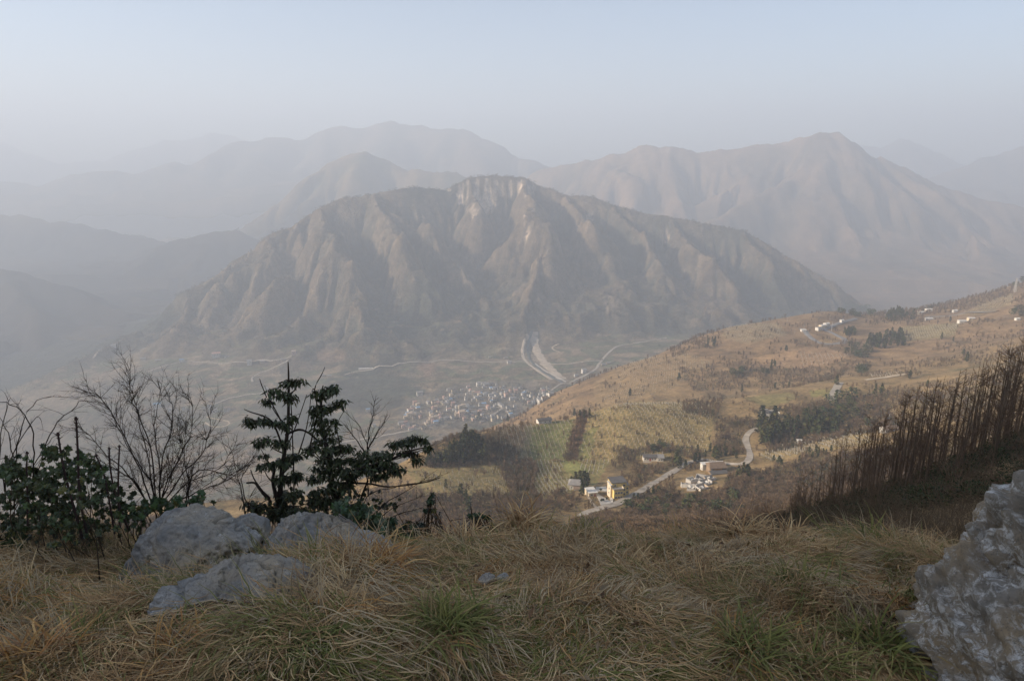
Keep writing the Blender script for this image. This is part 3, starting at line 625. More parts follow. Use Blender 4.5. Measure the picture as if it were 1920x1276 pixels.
for x, y in pts:
    v = rt.choice([0, 0, 1, 1, 2, 2, 3, 4, 5, 6, 6, 7, 7, 8, 9, 10, 11]) if x < 900 else rt.choice([0, 0, 1, 1, 7, 7, 6, 8, 10, 4, 5, 3]); wl, rf, kd = HV[v][1:4]
    side = ('lower left end' if x < 800 else 'left part' if x < 850 else 'middle' if x < 900 else 'right of the centre' if x < 950 else 'right part' if x < 1000 else 'right end'); yc_ = np.interp(x, [750, 850, 950, 1040], [788, 764, 745, 732]); side = ('upper ' if y < yc_ else 'lower ')+side.replace('lower ', '')
    put_house(x, y, v, rt.choice([.35, .35, .5, -1.1, .2])+rt.uniform(-.15, .15), '%s house with %s %s roof, %s of the town' % (CW[wl], CR[rf], 'flat' if kd == 'flat' else 'pitched', side), 'houses of the valley town', rt.uniform(.62, 1.05))
for px, py, v, sc, lab in ((768, 782, 2, 1.3, 'bright yellowish block at the lower left edge of the town'), (787, 740, 1, 1.4, 'large white house alone above the left of the town'), (778, 759, 3, 1.1, 'salmon house alone at the left edge of the town'),
        (841, 733, 7, 1, 'small white cube house above the middle of the town'), (850, 735, 6, 1, 'cream house beside a white cube above the town'), (898, 724, 7, 1.5, 'tall pale block at the top of the town'), (912, 724, 1, 1.3, 'wide white building at the top edge of the town'),
        (866, 780, 9, 1.6, 'large salmon block by the lower town road'), (1095, 699, 7, 1.5, 'white house standing alone right of the channel'), (1080, 705, 1, .9, 'low white house by the road right of the channel'), (1131, 684, 8, 1, 'low grey shed where the two valley roads meet'), (1141, 682, 8, 1.1, 'long low shed right of the road junction'),
        (955, 681, 1, 1.2, 'white roadside house left of the channel head'), (948, 672, 8, .9, 'low shed above the long pale road'), (918, 670, 7, .6, 'tiny white hut in the fields above the town'),
        (213, 650, 1, 1.2, 'white house high on the left shoulder of the mountain'), (188, 657, 8, .9, 'small shed at the end of the shoulder track'), (268, 674, 8, 1.3, 'low white house farthest left on the bench'), (297, 677, 8, 1.3, 'second low white house from the left on the bench'),
        (341, 678, 5, 1.2, 'blue roofed house at the bend of the bench road'), (406, 668, 11, 1.7, 'long building above the bench road'), (423, 671, 7, .7, 'tiny white hut right of the long bench building'), (468, 682, 7, 1.6, 'bright white house at the end of the bench road'), (492, 679, 8, 1.2, 'low grey house right of the bright white one'),
        (551, 664, 9, 1.3, 'salmon and white house at the top of the bench road'), (530, 674, 8, .9, 'small hut beside the top bench road'), (604, 705, 8, 1.2, 'low white shed above the dark gorge'), (617, 706, 8, 1., 'second shed above the dark gorge'),
        (385, 770, 6, 1.2, 'cream house at the left of the lower hamlet'), (402, 772, 1, 1.3, 'white gabled house in the lower hamlet'), (426, 769, 10, 1.5, 'grey house at the right of the lower hamlet'), (393, 764, 0, 1., 'small white house at the back of the lower hamlet'), (500, 731, 7, 1., 'white hut at the end of the hamlet road'),
        (295, 763, 5, 1.6, 'blue roofed house behind the bare shrub'), (320, 770, 1, 1.2, 'white house behind the bare shrub'), (345, 768, 0, 1., 'small white house behind the bare shrub'), (752, 796, 1, 1.2, 'white house beyond the lower left end of the town'), (690, 770, 5, .9, 'blue roofed hut on the wooded slope left of the town'), (702, 800, 7, .9, 'white hut by the road left of the town')):
    put_house(px, py, v, .3, lab, sc=sc)
# long greenhouse-like shed
p = hit(686, 692); e = empty('greenhouse', p, .12, label='long pale row building beside the mountain foot road', cat='greenhouse'); MB().box(-22, 22, -4, 4, -3, 3).obj('wall', MW['tan'], e); MB().gable(-22.5, 22.5, -4.5, 4.5, 3, 1.8).obj('roof', MRf['pale'], e)
# ---------------------------------------------------------------- farm houses on the hillside
m_win = m_glass
WINM = {}
def window_at(e, x, y, z, w, h, axis='y', s=-1):
    """a framed window on a wall facing -y (axis y) or +-x"""
    key = (round(w, 2), round(h, 2))
    if key not in WINM:
        f = MB(); t = .1
        f.box(-w/2, w/2, -.06, .02, h-t, h); f.box(-w/2, w/2, -.06, .02, 0, t); f.box(-w/2, -w/2+t, -.06, .02, t, h-t); f.box(w/2-t, w/2, -.06, .02, t, h-t); f.box(-.04, .04, -.05, .02, t, h-t)
        WINM[key] = (f.mesh('frame', m_frame), MB().box(-w/2+t, w/2-t, -.015, .015, t, h-t).mesh('window', m_glass))
    fm, pm = WINM[key]; o = child('window', pm, e, (x, y, z)); o.rotation_euler = (0, 0, 0 if axis == 'y' else (-math.pi/2 if s < 0 else math.pi/2)); child('frame', fm, o); return o
def place(px, py): return hit(px, py, 200)
def base_pad(p, r=8): # keep houses from floating on the slope
    zz = [float(ground(p.x+a, p.y+b)) for a in (-r, 0, r) for b in (-r, 0, r)]; return float(np.percentile(zz, 70))
# yellow house
p = place(1156, 930); p.z = base_pad(p, 5); e = empty('farmhouse', p, .18, label='cream yellow stepped three storey house with dark flat roof by the road', cat='house')
MB().box(-4, 6, -2, 7, -5, 10).box(-4, 2.5, -6, -2.002, -5, 7).box(6.002, 8.6, 0, 6, -5, 6.5).obj('wall', MW['yellow'], e)
MB().box(-4.5, 6.4, -2.2, 7.4, 10, 10.35).obj('roof', MRf['dark'], e); MB().box(-4.3, 2.8, -6.3, -2.21, 7, 7.2).box(6.41, 8.9, -.3, 6.3, 6.5, 6.7).obj('terrace', MRf['grey'], e)
b_ = MB(); b_.box(-4.3, 2.8, -6.3, -6.15, 7.2, 8.1).box(2.65, 2.8, -6.149, -2.3, 7.2, 8.1).box(6.6, 8.9, -.3, -.15, 6.7, 7.6); b_.obj('parapet', MW['cream'], e)
MB().box(-5.4, -4.01, -3, 4, -5, 9).obj('stairwell', MW['cream'], e); MB().box(-5.7, -4.52, -3.3, 4.3, 9, 9.3).obj('stairwell_roof', MRf['pale'], e)
for z in (1, 4.2): [window_at(e, x, -6.02, z, 1.6, 1.5) for x in (-2.6, -.7, 1.2)]
for z in (1, 4.2, 7.4): window_at(e, 4.3, -2.02, z, 1.6, 1.5)
for z in (1, 4): window_at(e, 7.3, -.02, z, 1.3, 1.4)
for z in (2, 5): window_at(e, -5.42, 0, z, 1.6, 1.5, 'x')
window_at(e, -2, -2.02, 7.6, 1.2, 1.6)
MB().box(-.5, .5, -6.08, -5.98, -.6, 1.0).obj('door', m_door, e)
q = place(1131, 934); yard = MB(); pts_ = [(1117, 914), (1136, 913), (1150, 938), (1148, 944), (1127, 948), (1120, 932)]
yp = [place(*t_) for t_ in pts_]; zy = sum(v.z for v in yp)/len(yp)+.9
V = [(v.x, v.y, v.z+.7) for v in yp]+[(v.x, v.y, v.z-4) for v in yp]; n = len(yp)
cyd = new_mesh('courtyard', V, [np.array([(0, 1, 2, 3), (0, 3, 4, 5)])[:, ::-1], np.array([(i, (i+1) % n, n+(i+1) % n, n+i) for i in range(n)])], smooth=False, mats=[m_conc]); tag(cyd, 'pale concrete yard before the yellow house', kind='structure')
for k, (a, b2) in enumerate(((1128, 941), (1131, 940), (1138, 938), (1126, 921))):
    v = place(a, b2); s_ = MB(); rr_ = np.random.default_rng(k)
    s_.add(*(lambda P: (P, [], [(i, (i+3) % 60, (i+7) % 60) for i in range(0, 60)]))(rr_.normal(0, .45, (60, 3))+(0, 0, .9)))
    o = s_.obj('potted_shrub', flat('shrub_dark', (.04, .05, .025))); o.location = (v.x, v.y, v.z+.7); tag(o, ['dark round shrub leftmost on the courtyard edge', 'dark round shrub second from left on the courtyard', 'dark round shrub right on the courtyard edge', 'yellowish shrub at the back of the courtyard'][k], 'shrub')
# outbuilding
p = place(1108, 928); p.z = base_pad(p, 3)+.3; e = empty('outbuilding', p, .25, label='small cream outbuilding with flat white roof left of the courtyard', cat='outbuilding')
MB().box(-3, 3, -4, 4, -4, 3).obj('wall', MW['cream'], e); MB().box(-3.3, 3.3, -4.4, 4.3, 3, 3.25).obj('roof', MRf['pale'], e); window_at(e, -1, -4.02, 1, 1.2, 1.1); MB().box(.8, 1.8, -4.08, -3.98, 0, 2).obj('door', m_door, e)
# traditional house
p = place(1080, 916); p.z = base_pad(p, 4); e = empty('old_farmhouse', p, -.15, label='old white gabled house with grey hipped roofs behind the cypresses', cat='house')
MB().box(-4.5, 4, -3, 4, -4, 4).box(-1, 5, -6.5, -3.001, -5, 2).obj('wall', MW['white'], e); MB().gable(-5.6, 5, -4, 5, 3.8, 2.6, .25, 2.4).obj('roof', MRf['grey'], e); MB().gable(-1.6, 5.6, -7.2, -2.6, 2.2, 1.4).obj('lean_to_roof', MRf['brown'], e)
for x in (-3, 0): window_at(e, x, -3.02, 1.2, 1.1, 1.1)
# long white house
p = place(1224, 862); p.z = base_pad(p, 5); e = empty('farmhouse', p, -.05, label='long low white house with dark roof above the bushes', cat='house')
MB().box(-8, 3, -2.5, 3.5, -4, 3.1).box(3.001, 8, -3.4, 3.5, -4, 3.1).obj('wall', MW['white'], e); MB().gable(-8.6, 3.4, -3.2, 4.1, 3.1, 1.6).obj('roof', MRf['dark'], e); MB().gable(3.5, 8.8, -4.1, 4.1, 3.12, 1.7).obj('wing_roof', MRf['grey'], e)
MB().box(-8.5, 8.3, -5, -4.2, -4, -.2).obj('terrace_wall', MW['grey'], e)
for x in (-6.6, -4.4, -.8, 1.5): window_at(e, x, -2.52, 1, 1.3, 1.2)
for x in (4.6, 6.6): window_at(e, x, -3.42, 1, 1.2, 1.2)
MB().box(-3.2, -2, -2.58, -2.48, 0, 2.2).obj('door', m_door, e)
# tiled farm
p = place(1343, 884); p.z = base_pad(p, 5)+.4; e = empty('tiled_farmhouse', p, .12, label='brown tile roofed farmhouse with orange timber gallery', cat='house')
MB().box(-6, 6, -3, 5, -5, 3.6).box(-7.5, 5, -8, -3.001, -6, 1.2).obj('wall', MW['brown'], e); MB().gable(-7, 7.4, -4, 6.2, 3.4, 3.2, .25, 1.5).obj('roof', MRf['brown'], e); MB().gable(-8, 5.6, -8.8, -2.6, 1.2, 1.6).obj('lean_to_roof', MRf['dark'], e)
MB().box(-3, 3, -3.3, -3.06, 1.9, 3.3).obj('timber_gallery', m_wood, e); MB().box(-8, 10, 7.2, 11.8, -5, 1.6).obj('shed_wall', MW['white'], e); MB().box(-8.4, 10.4, 6.9, 12.1, 1.6, 1.9).obj('shed_roof', MRf['pale'], e)
for x in (-4.8, 4.6): window_at(e, x, -3.02, 1.5, 1.1, 1.1)
# half-demolished pale houses
rr_ = random.Random(8)
for k, (a, b2) in enumerate(((1288, 912), (1297, 903), (1305, 912), (1314, 900), (1322, 908), (1331, 900), (1316, 917), (1296, 918))):
    p = place(a, b2); p.z = base_pad(p, 3); e = empty('ruined_house', p, rr_.uniform(-.4, .6), label=['roofless white shell at the left end of the ruined row', 'ruined pale house with broken slabs, back left', 'roofless white shell in the middle of the ruins', 'ruined pale house at the back middle', 'white broken walls right of the middle', 'ruined grey slab house nearest the tiled farm', 'low white rubble shell at the front of the ruins', 'small broken wall at the front left of the ruins'][k], cat='ruin', group='half demolished pale houses below the tiled farm')
    w, d = rr_.uniform(2.6, 4), rr_.uniform(2.2, 3.4)
    for sx, sy, L_ in ((0, -1, w), (0, 1, w), (-1, 0, d), (1, 0, d)):
        hgt = rr_.uniform(1.2, 3.4); m_ = MB()
        if sx == 0: m_.box(-w+.13, w-.13, sy*d-.12, sy*d+.12, -4, hgt)
        else: m_.box(sx*w-.12, sx*w+.12, -d-.12, d+.12, -4, hgt*.98)
        m_.obj('wall', MW[rr_.choice(['white', 'grey', 'tan', 'grey'])], e)
    for j in range(3):
        o = MB().box(-1.1, 1.1, -.8, .8, 0, .18).obj('slab', MRf[rr_.choice(['pale', 'grey', 'pale'])], e); o.location = (rr_.uniform(-w, w)*.6, rr_.uniform(-d, d)*.6, rr_.uniform(.3, 2)); o.rotation_euler = (rr_.uniform(-.6, .6), rr_.uniform(-.6, .6), rr_.uniform(0, 3))
# white villa
p = place(1442, 783); p.z = base_pad(p, 5)+.5; e = empty('farmhouse', p, -.08, label='white flat roofed house with grey roof terrace above the conifers', cat='house')
MB().box(-7, -1, -4, 4, -5, 5.5).box(-.999, 8, -3, 4, -5, 4.4).obj('wall', MW['white'], e); MB().box(-7.4, -.6, -4.4, 4.4, 5.5, 5.8).box(-.59, 8.3, -3.3, 4.3, 4.4, 4.7).obj('roof', MRf['dark'], e)
m_ = MB().box(-7.4, -.6, 4.2, 4.4, 5.8, 6.5).box(-.59, 8.3, 4.1, 4.3, 4.7, 5.4).box(8.1, 8.3, -3.3, 4.09, 4.7, 5.4).box(-.59, 8.09, -3.3, -3.15, 4.7, 5.1); m_.obj('parapet', MW['white'], e)
for x in (-5.4, -3): window_at(e, x, -4.02, 1.2, 1.3, 1.3)
for x in (1, 3.5, 6): window_at(e, x, -3.02, 1.2, 1.3, 1.3)
# hut, long shed, ruin, far houses
def simple(px, py, w, d, h, wall, roof, label, rz=0., name='house', cat='house', g=1.2, wins=2):
    p = place(px, py); p.z = base_pad(p, 3); e = empty(name, p, rz, label=label, cat=cat)
    MB().box(-w/2, w/2, -d/2, d/2, -4, h).prism(-w/2, w/2, -d/2, d/2, h, g).obj('wall', MW[wall], e); MB().gable(-w/2-.5, w/2+.5, -d/2-.5, d/2+.5, h, g+.1).obj('roof', MRf[roof], e)
    for k in range(wins): window_at(e, -w/2+(k+.5)*w/max(wins, 1), -d/2-.02, 1, 1.2, 1.1)
    return e
simple(1498, 830, 3.2, 2.6, 2.2, 'white', 'pale', 'tiny white hut on the terraced orchard', name='hut', cat='hut', g=.4, wins=1)
simple(1020, 792, 13, 6, 3, 'white', 'dark', 'long dark roofed shed on the edge of the bench above the town', .35, 'long_shed', 'shed', wins=3)
simple(1666, 808, 12, 7, 2.5, 'grey', 'brown', 'old brown roofed farm hidden behind the bare saplings', .2, g=1.8, wins=2)
simple(1535, 619, 10, 7, 5, 'white', 'grey', 'white roadside house lowest by the hairpin', .4); simple(1542, 615, 12, 7, 5.5, 'cream', 'pale', 'cream roadside house in the middle of the row', .4); simple(1549, 613, 9, 7, 7, 'white', 'pale', 'tallest white roadside house at the right of the row', .4)
simple(1578, 605, 6, 5, 5, 'white', 'pale', 'small white hut beside the rising road', .4, 'hut', 'hut', wins=1); simple(1741, 584, 13, 7, 5, 'white', 'pale', 'white house at the edge of the upper wood'); simple(1726, 588, 10, 6, 3.5, 'white', 'pale', 'white shed left of the upper wood road', name='shed', cat='shed')
simple(1741, 600, 13, 6, 3, 'grey', 'pale', 'low grey shed under the upper road', name='shed', cat='shed'); simple(1803, 605, 12, 7, 3.5, 'white', 'pale', 'white roofed house among dark trees under the upper road'); simple(1820, 600, 10, 7, 3.5, 'cream', 'pale', 'cream house right of the dark trees'); simple(1506, 621, 8, 6, 3, 'white', 'pale', 'white building at the left end of the hairpin road', wins=1)
simple(1433, 551, 5, 4, 3, 'grey', 'dark', 'small dark hut on the crest of the hill', wins=1) if False else None
simple(1790, 585, 8, 6, 3, 'white', 'pale', 'small white house above the road bend', wins=1); simple(1907, 600, 6, 5, 2.5, 'white', 'pale', 'small white hut at the right edge of the hill', name='hut', cat='hut', wins=1)
# poles and pylon
def pole(px, py, hpx, label, arms=1):
    p = place(px, py); k = 1280/(p.y*CP-p.z*SP); h = hpx/k; e = empty('utility_pole', p, 0, label=label, cat='utility pole', group='utility poles on the hillside')
    MB().tube([(0, 0, -2), (0, 0, h)], [h*.022, h*.016], 6).obj('pole', m_pole, e)
    for a in range(arms): MB().box(-h*.09, h*.09, -.15, .15, h*(.95-.09*a)-.2, h*(.95-.09*a)).obj('crossarm', m_pole, e)
for px, py, h, lab in ((1507, 620, 11, 'pole left of the roadside houses'), (1529, 614, 8, 'pole behind the roadside houses'), (1559, 620, 17, 'tallest pole right of the roadside houses'), (1556, 600, 10, 'thin pole on the skyline above the hairpin'), (1476, 603, 8, 'pole on the crest left of the hairpin'), (1787, 589, 9, 'pole above the upper road, left one'), (1808, 588, 8, 'pole above the upper road, right one'), (1545, 588, 8, 'pole on the crest above the hairpin'), (1490, 626, 7, 'short pole in the orchard field'), (1666, 790, 16, 'pole beside the old brown farm'), (1779, 603, 6, 'pole by the dark trees below the upper road')):
    pole(px, py, h, lab)
p = place(1902, 548); k = 1280/(p.y*CP-p.z*SP); h = 27/k; e = empty('pylon', p, 0, label='pale lattice pylon on the skyline at the right edge', cat='pylon'); b0 = h*.07
for sx in (-1, 1):
    for sy in (-1, 1): MB().tube([(sx*b0, sy*b0, -2), (sx*b0*.3, sy*b0*.3, h)], h*.011, 4).obj('leg', m_pole, e)
for z0 in np.linspace(0, .9, 8):
    r0, r1 = b0*(1-.7*z0), b0*(1-.7*(z0+.11)); m_ = MB()
    for s1 in (-1, 1): m_.tube([(-r0, s1*r0, z0*h), (r1, s1*r1, (z0+.11)*h)], h*.006, 3); m_.tube([(s1*r0, -r0, z0*h), (s1*r1, r1, (z0+.11)*h)], h*.006, 3)
    m_.obj('brace', m_pole, e)
for a in (.97, .86): MB().box(-h*.13, h*.13, -.4, .4, h*a-.4, h*a).obj('crossarm', m_pole, e)
# ---------------------------------------------------------------- growing things: mesh makers
m_leafy = attr_mat('foliage', (1.5,), (.75, 1.25), rough=.75)
m_twig = attr_mat('bark', (2.,), (.75, 1.25), rough=.9)
def joinm(name, v, t, col, mat): return new_mesh(name, v, [np.asarray(t)], False, col, [mat], link=False)
def tufts(n, h, r, seed, base_c, shape=.8, z0=.08, size=.16, droop=.5, var=.35, out=1.0):
    """a crown of small pointed sprays filling a cone or egg"""
    g = np.random.default_rng(seed); z = z0+(1-z0)*g.random(n)**.9
    prof = (1-z)**shape*np.minimum(1, (z-z0)*6+.35) if shape < 3 else np.sqrt(np.clip(1-((z-.55)/.48)**2, .02, 1))
    a = g.random(n)*2*math.pi; rr = r*prof*(g.random(n)**.45)*(1+.25*np.sin(a*3+seed+z*5)); lump = 1+.3*g.standard_normal(n)
    c = np.stack([rr*np.cos(a), rr*np.sin(a), z*h], 1); d = np.stack([np.cos(a)*out, np.sin(a)*out, g.normal(-droop+.3, .5, n)], 1); d /= np.linalg.norm(d, axis=1)[:, None]
    s = size*h*.5*np.clip(lump, .4, 1.9); sd = np.cross(d, g.normal(0, 1, (n, 3))); sd /= np.linalg.norm(sd, axis=1)[:, None]+1e-9
    p0 = c-d*s[:, None]*.5; p1 = c+d*s[:, None]; q0 = c+sd*s[:, None]*.45; q1 = c-sd*s[:, None]*.45
    V = np.stack([p0, q0, p1, q1], 1).reshape(-1, 3); k = np.arange(n)[:, None]*4; T = np.concatenate([k+[0, 1, 2], k+[0, 2, 3]], 1).reshape(-1, 3)
    cc = np.asarray(base_c)*(1+var*g.standard_normal((n, 1))).clip(.4, 2); cc = cc*(1+.12*g.standard_normal((n, 3))).clip(.6, 1.5)
    return V, T, np.repeat(cc, 4, 0)
def twiggy(n, h, spread, seed, base_c, w=.02, up=.7, n2=3, curve_=.2, trunk=True):
    """bare stems: thin three sided slivers"""
    g = np.random.default_rng(seed); V = []; T = []; C_ = []; k = 0
    def sliver(p, q, wd, c):
        nonlocal k
        d = q-p; s = np.cross(d, g.normal(0, 1, 3)); s = s/(np.linalg.norm(s)+1e-9)*wd; s2 = np.cross(d, s); s2 = s2/(np.linalg.norm(s2)+1e-9)*wd
        V.extend([p+s, p-s*.5+s2*.87, p-s*.5-s2*.87, q]); T.extend([(k, k+1, k+3), (k+1, k+2, k+3), (k+2, k, k+3)]); C_.extend([c]*4); k += 4
    if trunk: sliver(np.zeros(3)-np.array((0, 0, .3)), np.array((g.normal(0, .03)*h, g.normal(0, .03)*h, h)), w*2.4, np.asarray(base_c)*.9)
    for i in range(n):
        a = g.random()*2*math.pi; z0 = g.uniform(.12, .8)*h if trunk else 0; L = h*g.uniform(.25, .5) if trunk else h*g.uniform(.6, 1)
        d = np.array((math.cos(a)*spread, math.sin(a)*spread, up)); d /= np.linalg.norm(d); p = np.array((0, 0, z0))+(0 if trunk else g.normal(0, .06*h, 3)*(1, 1, 0)); q = p+d*L*(1-z0/h*.4); c = np.asarray(base_c)*g.uniform(.7, 1.3)
        sliver(p, q, w, c)
        for j in range(n2):
            f = g.uniform(.3, .95); p2 = p+(q-p)*f; d2 = d+g.normal(0, .45, 3); d2[2] = abs(d2[2])+.2; d2 /= np.linalg.norm(d2); sliver(p2, p2+d2*L*g.uniform(.25, .5), w*.6, c)
    return np.array(V), np.array(T), np.array(C_)
def scatter(name, label, pts, rot, scl, idx, protos, extra=None, tilt=None):
    """one stuff object: instances of the protos on given points"""
    me = bpy.data.meshes.new(name); P = np.ascontiguousarray(pts, dtype=np.float32); me.vertices.add(len(P)); me.vertices.foreach_set('co', P.ravel())
    rv = np.zeros((len(P), 3), np.float32); rv[:, 2] = rot
    if tilt is not None: rv[:, 0] = tilt[:, 0]; rv[:, 1] = tilt[:, 1]
    a = me.attributes.new('rot', 'FLOAT_VECTOR', 'POINT'); a.data.foreach_set('vector', rv.ravel())
    a = me.attributes.new('scl', 'FLOAT', 'POINT'); a.data.foreach_set('value', np.asarray(scl, np.float32))
    a = me.attributes.new('idx', 'INT', 'POINT'); a.data.foreach_set('value', np.asarray(idx, np.int32))
    o = bpy.data.objects.new(name, me); COL.objects.link(o); tag(o, label, kind='stuff')
    ng = bpy.data.node_groups.new(name+'_nodes', 'GeometryNodeTree'); ng.interface.new_socket('Geometry', in_out='INPUT', socket_type='NodeSocketGeometry'); ng.interface.new_socket('Geometry', in_out='OUTPUT', socket_type='NodeSocketGeometry')
    N = ng.nodes; gi = N.new('NodeGroupInput'); go_ = N.new('NodeGroupOutput'); iop = N.new('GeometryNodeInstanceOnPoints'); jn = N.new('GeometryNodeJoinGeometry')
    for pm in reversed(protos):
        po = bpy.data.objects.new(name+'_piece', pm); oi = N.new('GeometryNodeObjectInfo'); oi.inputs['Object'].default_value = po; oi.inputs['As Instance'].default_value = True; ng.links.new(oi.outputs['Geometry'], jn.inputs[0])
    def attr(nm, ty):
        n = N.new('GeometryNodeInputNamedAttribute'); n.data_type = ty; n.inputs['Name'].default_value = nm; return n.outputs['Attribute']
    ng.links.new(gi.outputs[0], iop.inputs['Points']); ng.links.new(jn.outputs[0], iop.inputs['Instance']); iop.inputs['Pick Instance'].default_value = True
    ng.links.new(attr('idx', 'INT'), iop.inputs['Instance Index']); ng.links.new(attr('rot', 'FLOAT_VECTOR'), iop.inputs['Rotation']); ng.links.new(attr('scl', 'FLOAT'), iop.inputs['Scale'])
    ng.links.new(iop.outputs[0], go_.inputs[0]); md = o.modifiers.new('scatter', 'NODES'); md.node_group = ng; return o
# ---------------------------------------------------------------- woods and trees on the hillside
CON = []
for k in range(6):
    v, t, c_ = tufts(190, 1, .16+.02*(k % 3), 300+k, [(.055, .06, .022), (.07, .066, .026), (.045, .052, .022)][k % 3], .75, .1, .17, .5)
    CON.append((joinm('crown', v, t, c_, m_leafy), MB().tube([(0, 0, -.15), (0, 0, .25), (0, 0, .8)], [.018, .014, .006], 4).mesh('trunk', m_twig, col=None)))
for cm, tm in CON:
    a = tm.color_attributes.new('col', 'FLOAT_COLOR', 'POINT'); a.data.foreach_set('color', np.tile(np.array((.12, .09, .06, 1), np.float32), len(tm.vertices)))
RND = []
for k in range(3):
    v, t, c_ = tufts(170, 1, .38, 320+k, [(.05, .065, .028), (.07, .08, .03), (.06, .06, .03)][k], 5, .1, .2, .2)
    RND.append((joinm('crown', v, t, c_, m_leafy), CON[0][1]))
def tree(px, py, hpx, kind, label, group=None, name='conifer', cat='conifer', p=None):
    if p is None: p = hit(px, py, 120)
    k = 1280/(p.y*CP-p.z*SP); h = hpx/k; cm, tm = (CON if kind == 'c' else RND)[(int(px)+int(py)) % (6 if kind == 'c' else 3)]
    e = empty(name, p, (px*7.3+py) % 6.28, label=label, cat=cat, group=group); s = max(.8, rt.uniform(.85, 1.2)); wd = rt.uniform(.95, 1.45)
    e.scale = (h*wd, h*wd, h); child('trunk', tm, e); child('crown', cm, e); return e
def grove(poly, n, h0, h1, kind, label, group, mind=3.5, name='conifer', cat='conifer', seed=0):
    g = random.Random(seed+len(poly)*n); xs = [q[0] for q in poly]; ys = [q[1] for q in poly]; out = []; tr = 0
    while len(out) < n and tr < n*60:
        tr += 1; x = g.uniform(min(xs), max(xs)); y = g.uniform(min(ys), max(ys))
        if bool(poly_in(np.array([x]), np.array([y]), poly)[0]) and all(abs(x-a)+abs(y-b)*1.5 > mind for a, b in out): 
            out.append((x, y)); h_ = g.uniform(h0, h1); fx = (x-min(xs))/(max(xs)-min(xs)); fy = (y-min(ys))/(max(ys)-min(ys)); pos = '%s %s' % ('upper' if fy < .5 else 'lower', 'left' if fx < .33 else 'middle' if fx < .67 else 'right')
            tree(x, y, h_, kind, ('tall ' if h_ > (h0+h1)/2 and 'tall' not in label else 'short ' if h_ <= (h0+h1)/2 and 'tall' not in label and 'small' not in label and 'tiny' not in label else '')+label+', '+pos, group, name, cat)
for px, py, h, lab in ((1079, 908, 26, 'slender cypress leftmost behind the old farmhouse'), (1087, 909, 30, 'slender cypress second behind the old farmhouse'), (1071, 906, 16, 'short dark cypress left of the old farmhouse'), (1095, 917, 38, 'tallest cypress right of the old farmhouse'), (1101, 912, 30, 'cypress beside the cream outbuilding'), (1091, 930, 30, 'thin cypress in front of the old farmhouse'),
        (836, 914, 18, 'small conical tree alone in the left field'), (864, 934, 30, 'dark cypress in the trio low on the left field, left one'), (874, 950, 36, 'dark cypress in the trio low on the left field, middle one'), (880, 962, 34, 'dark cypress in the trio low on the left field, lowest'),
        (1268, 872, 34, 'tall cypress right of the long white house'), (1273, 878, 26, 'cypress close beside the tall one by the long white house'), (1285, 880, 20, 'bushy conifer by the climbing road'), (1188, 938, 16, 'small dark conifer beside the road, left of two'), (1196, 939, 17, 'small dark conifer beside the road, right of two'),
        (1224, 930, 22, 'dark conifer below the road bend'), (1234, 928, 20, 'second dark conifer below the road bend'), (1338, 858, 24, 'conifer above the tiled farmhouse'), (1344, 862, 26, 'second conifer above the tiled farmhouse'), (1392, 898, 34, 'big orange tinged conifer right of the tiled farmhouse'), (1400, 897, 30, 'dark conifer behind the orange tinged one'), (1384, 896, 26, 'bushy conifer left of the orange tinged one'),
        (1568, 722, 22, 'tall conifer standing where the pale road ends'), (1087, 782, 16, 'dark tree at the top of the red hedge strip'), (1077, 779, 14, 'dark tree at the top left of the red hedge strip'), (1095, 784, 18, 'slender tree right of the red hedge strip'), (1105, 780, 16, 'slender tree farthest right of the hedge strip'),
        (1453, 728, 12, 'small conifer on the bench edge, left of three'), (1469, 727, 9, 'small conifer on the bench edge, middle of three'), (1479, 726, 12, 'small conifer on the bench edge, right of three'), (1391, 735, 14, 'dark conifer at the far end of the bench'), (1181, 742, 16, 'lone conifer low on the brown slope'), (1273, 712, 14, 'conifer among bushes on the brown slope'),
        (1474, 658, 12, 'dark slender tree on the orange slope'), (1765, 636, 14, 'small pointed tree below the upper terraces'), (1806, 665, 12, 'pointed tree above the sapling wood'), (1812, 678, 20, 'broad dark tree above the sapling wood'), (1781, 604, 12, 'dark tree left of the upper houses'), (1787, 640, 10, 'small tree below the upper field track'),
        (1738, 725, 14, 'conifer by the pale field track'), (1705, 710, 18, 'conifer at the right end of the field track'), (1640, 740, 22, 'conical tree left of the old brown farm'), (1652, 742, 24, 'conical tree above the old brown farm'), (898, 790, 20, 'thin tree below the lower town road'), (952, 790, 14, 'dark shrub tree on the bank below the town'), (1434, 545, 8, 'tiny dark tree on the hill crest')):
    tree(px, py, h, 'c', lab)
grove([(855, 840), (872, 822), (890, 830), (915, 845), (900, 870), (850, 875), (820, 870)], 44, 20, 34, 'c', 'dark conifer in the wood at the left end of the bench', 'conifers in the wood at the left end of the bench')
grove([(790, 868), (850, 850), (850, 872), (800, 876)], 14, 16, 26, 'c', 'conifer at the left edge of the bench wood', 'conifers at the left edge of the bench wood')
grove([(1215, 838), (1228, 828), (1250, 834), (1248, 845), (1218, 848)], 12, 8, 12, 'r', 'small round dark tree in the row above the long white house', 'round trees above the long white house', 4, 'round_tree', 'tree')
grove([(1420, 815), (1425, 795), (1470, 788), (1560, 795), (1590, 800), (1560, 815), (1490, 828), (1430, 838)], 58, 20, 38, 'c', 'tall conifer in the wood below the white flat roofed house', 'conifers below the white flat roofed house', 4.5)
grove([(1500, 770), (1600, 740), (1640, 770), (1640, 800), (1560, 795)], 24, 12, 22, 'r', 'olive bushy tree on the slope right of the white house', 'olive trees right of the white flat roofed house', 6, 'bushy_tree', 'tree')
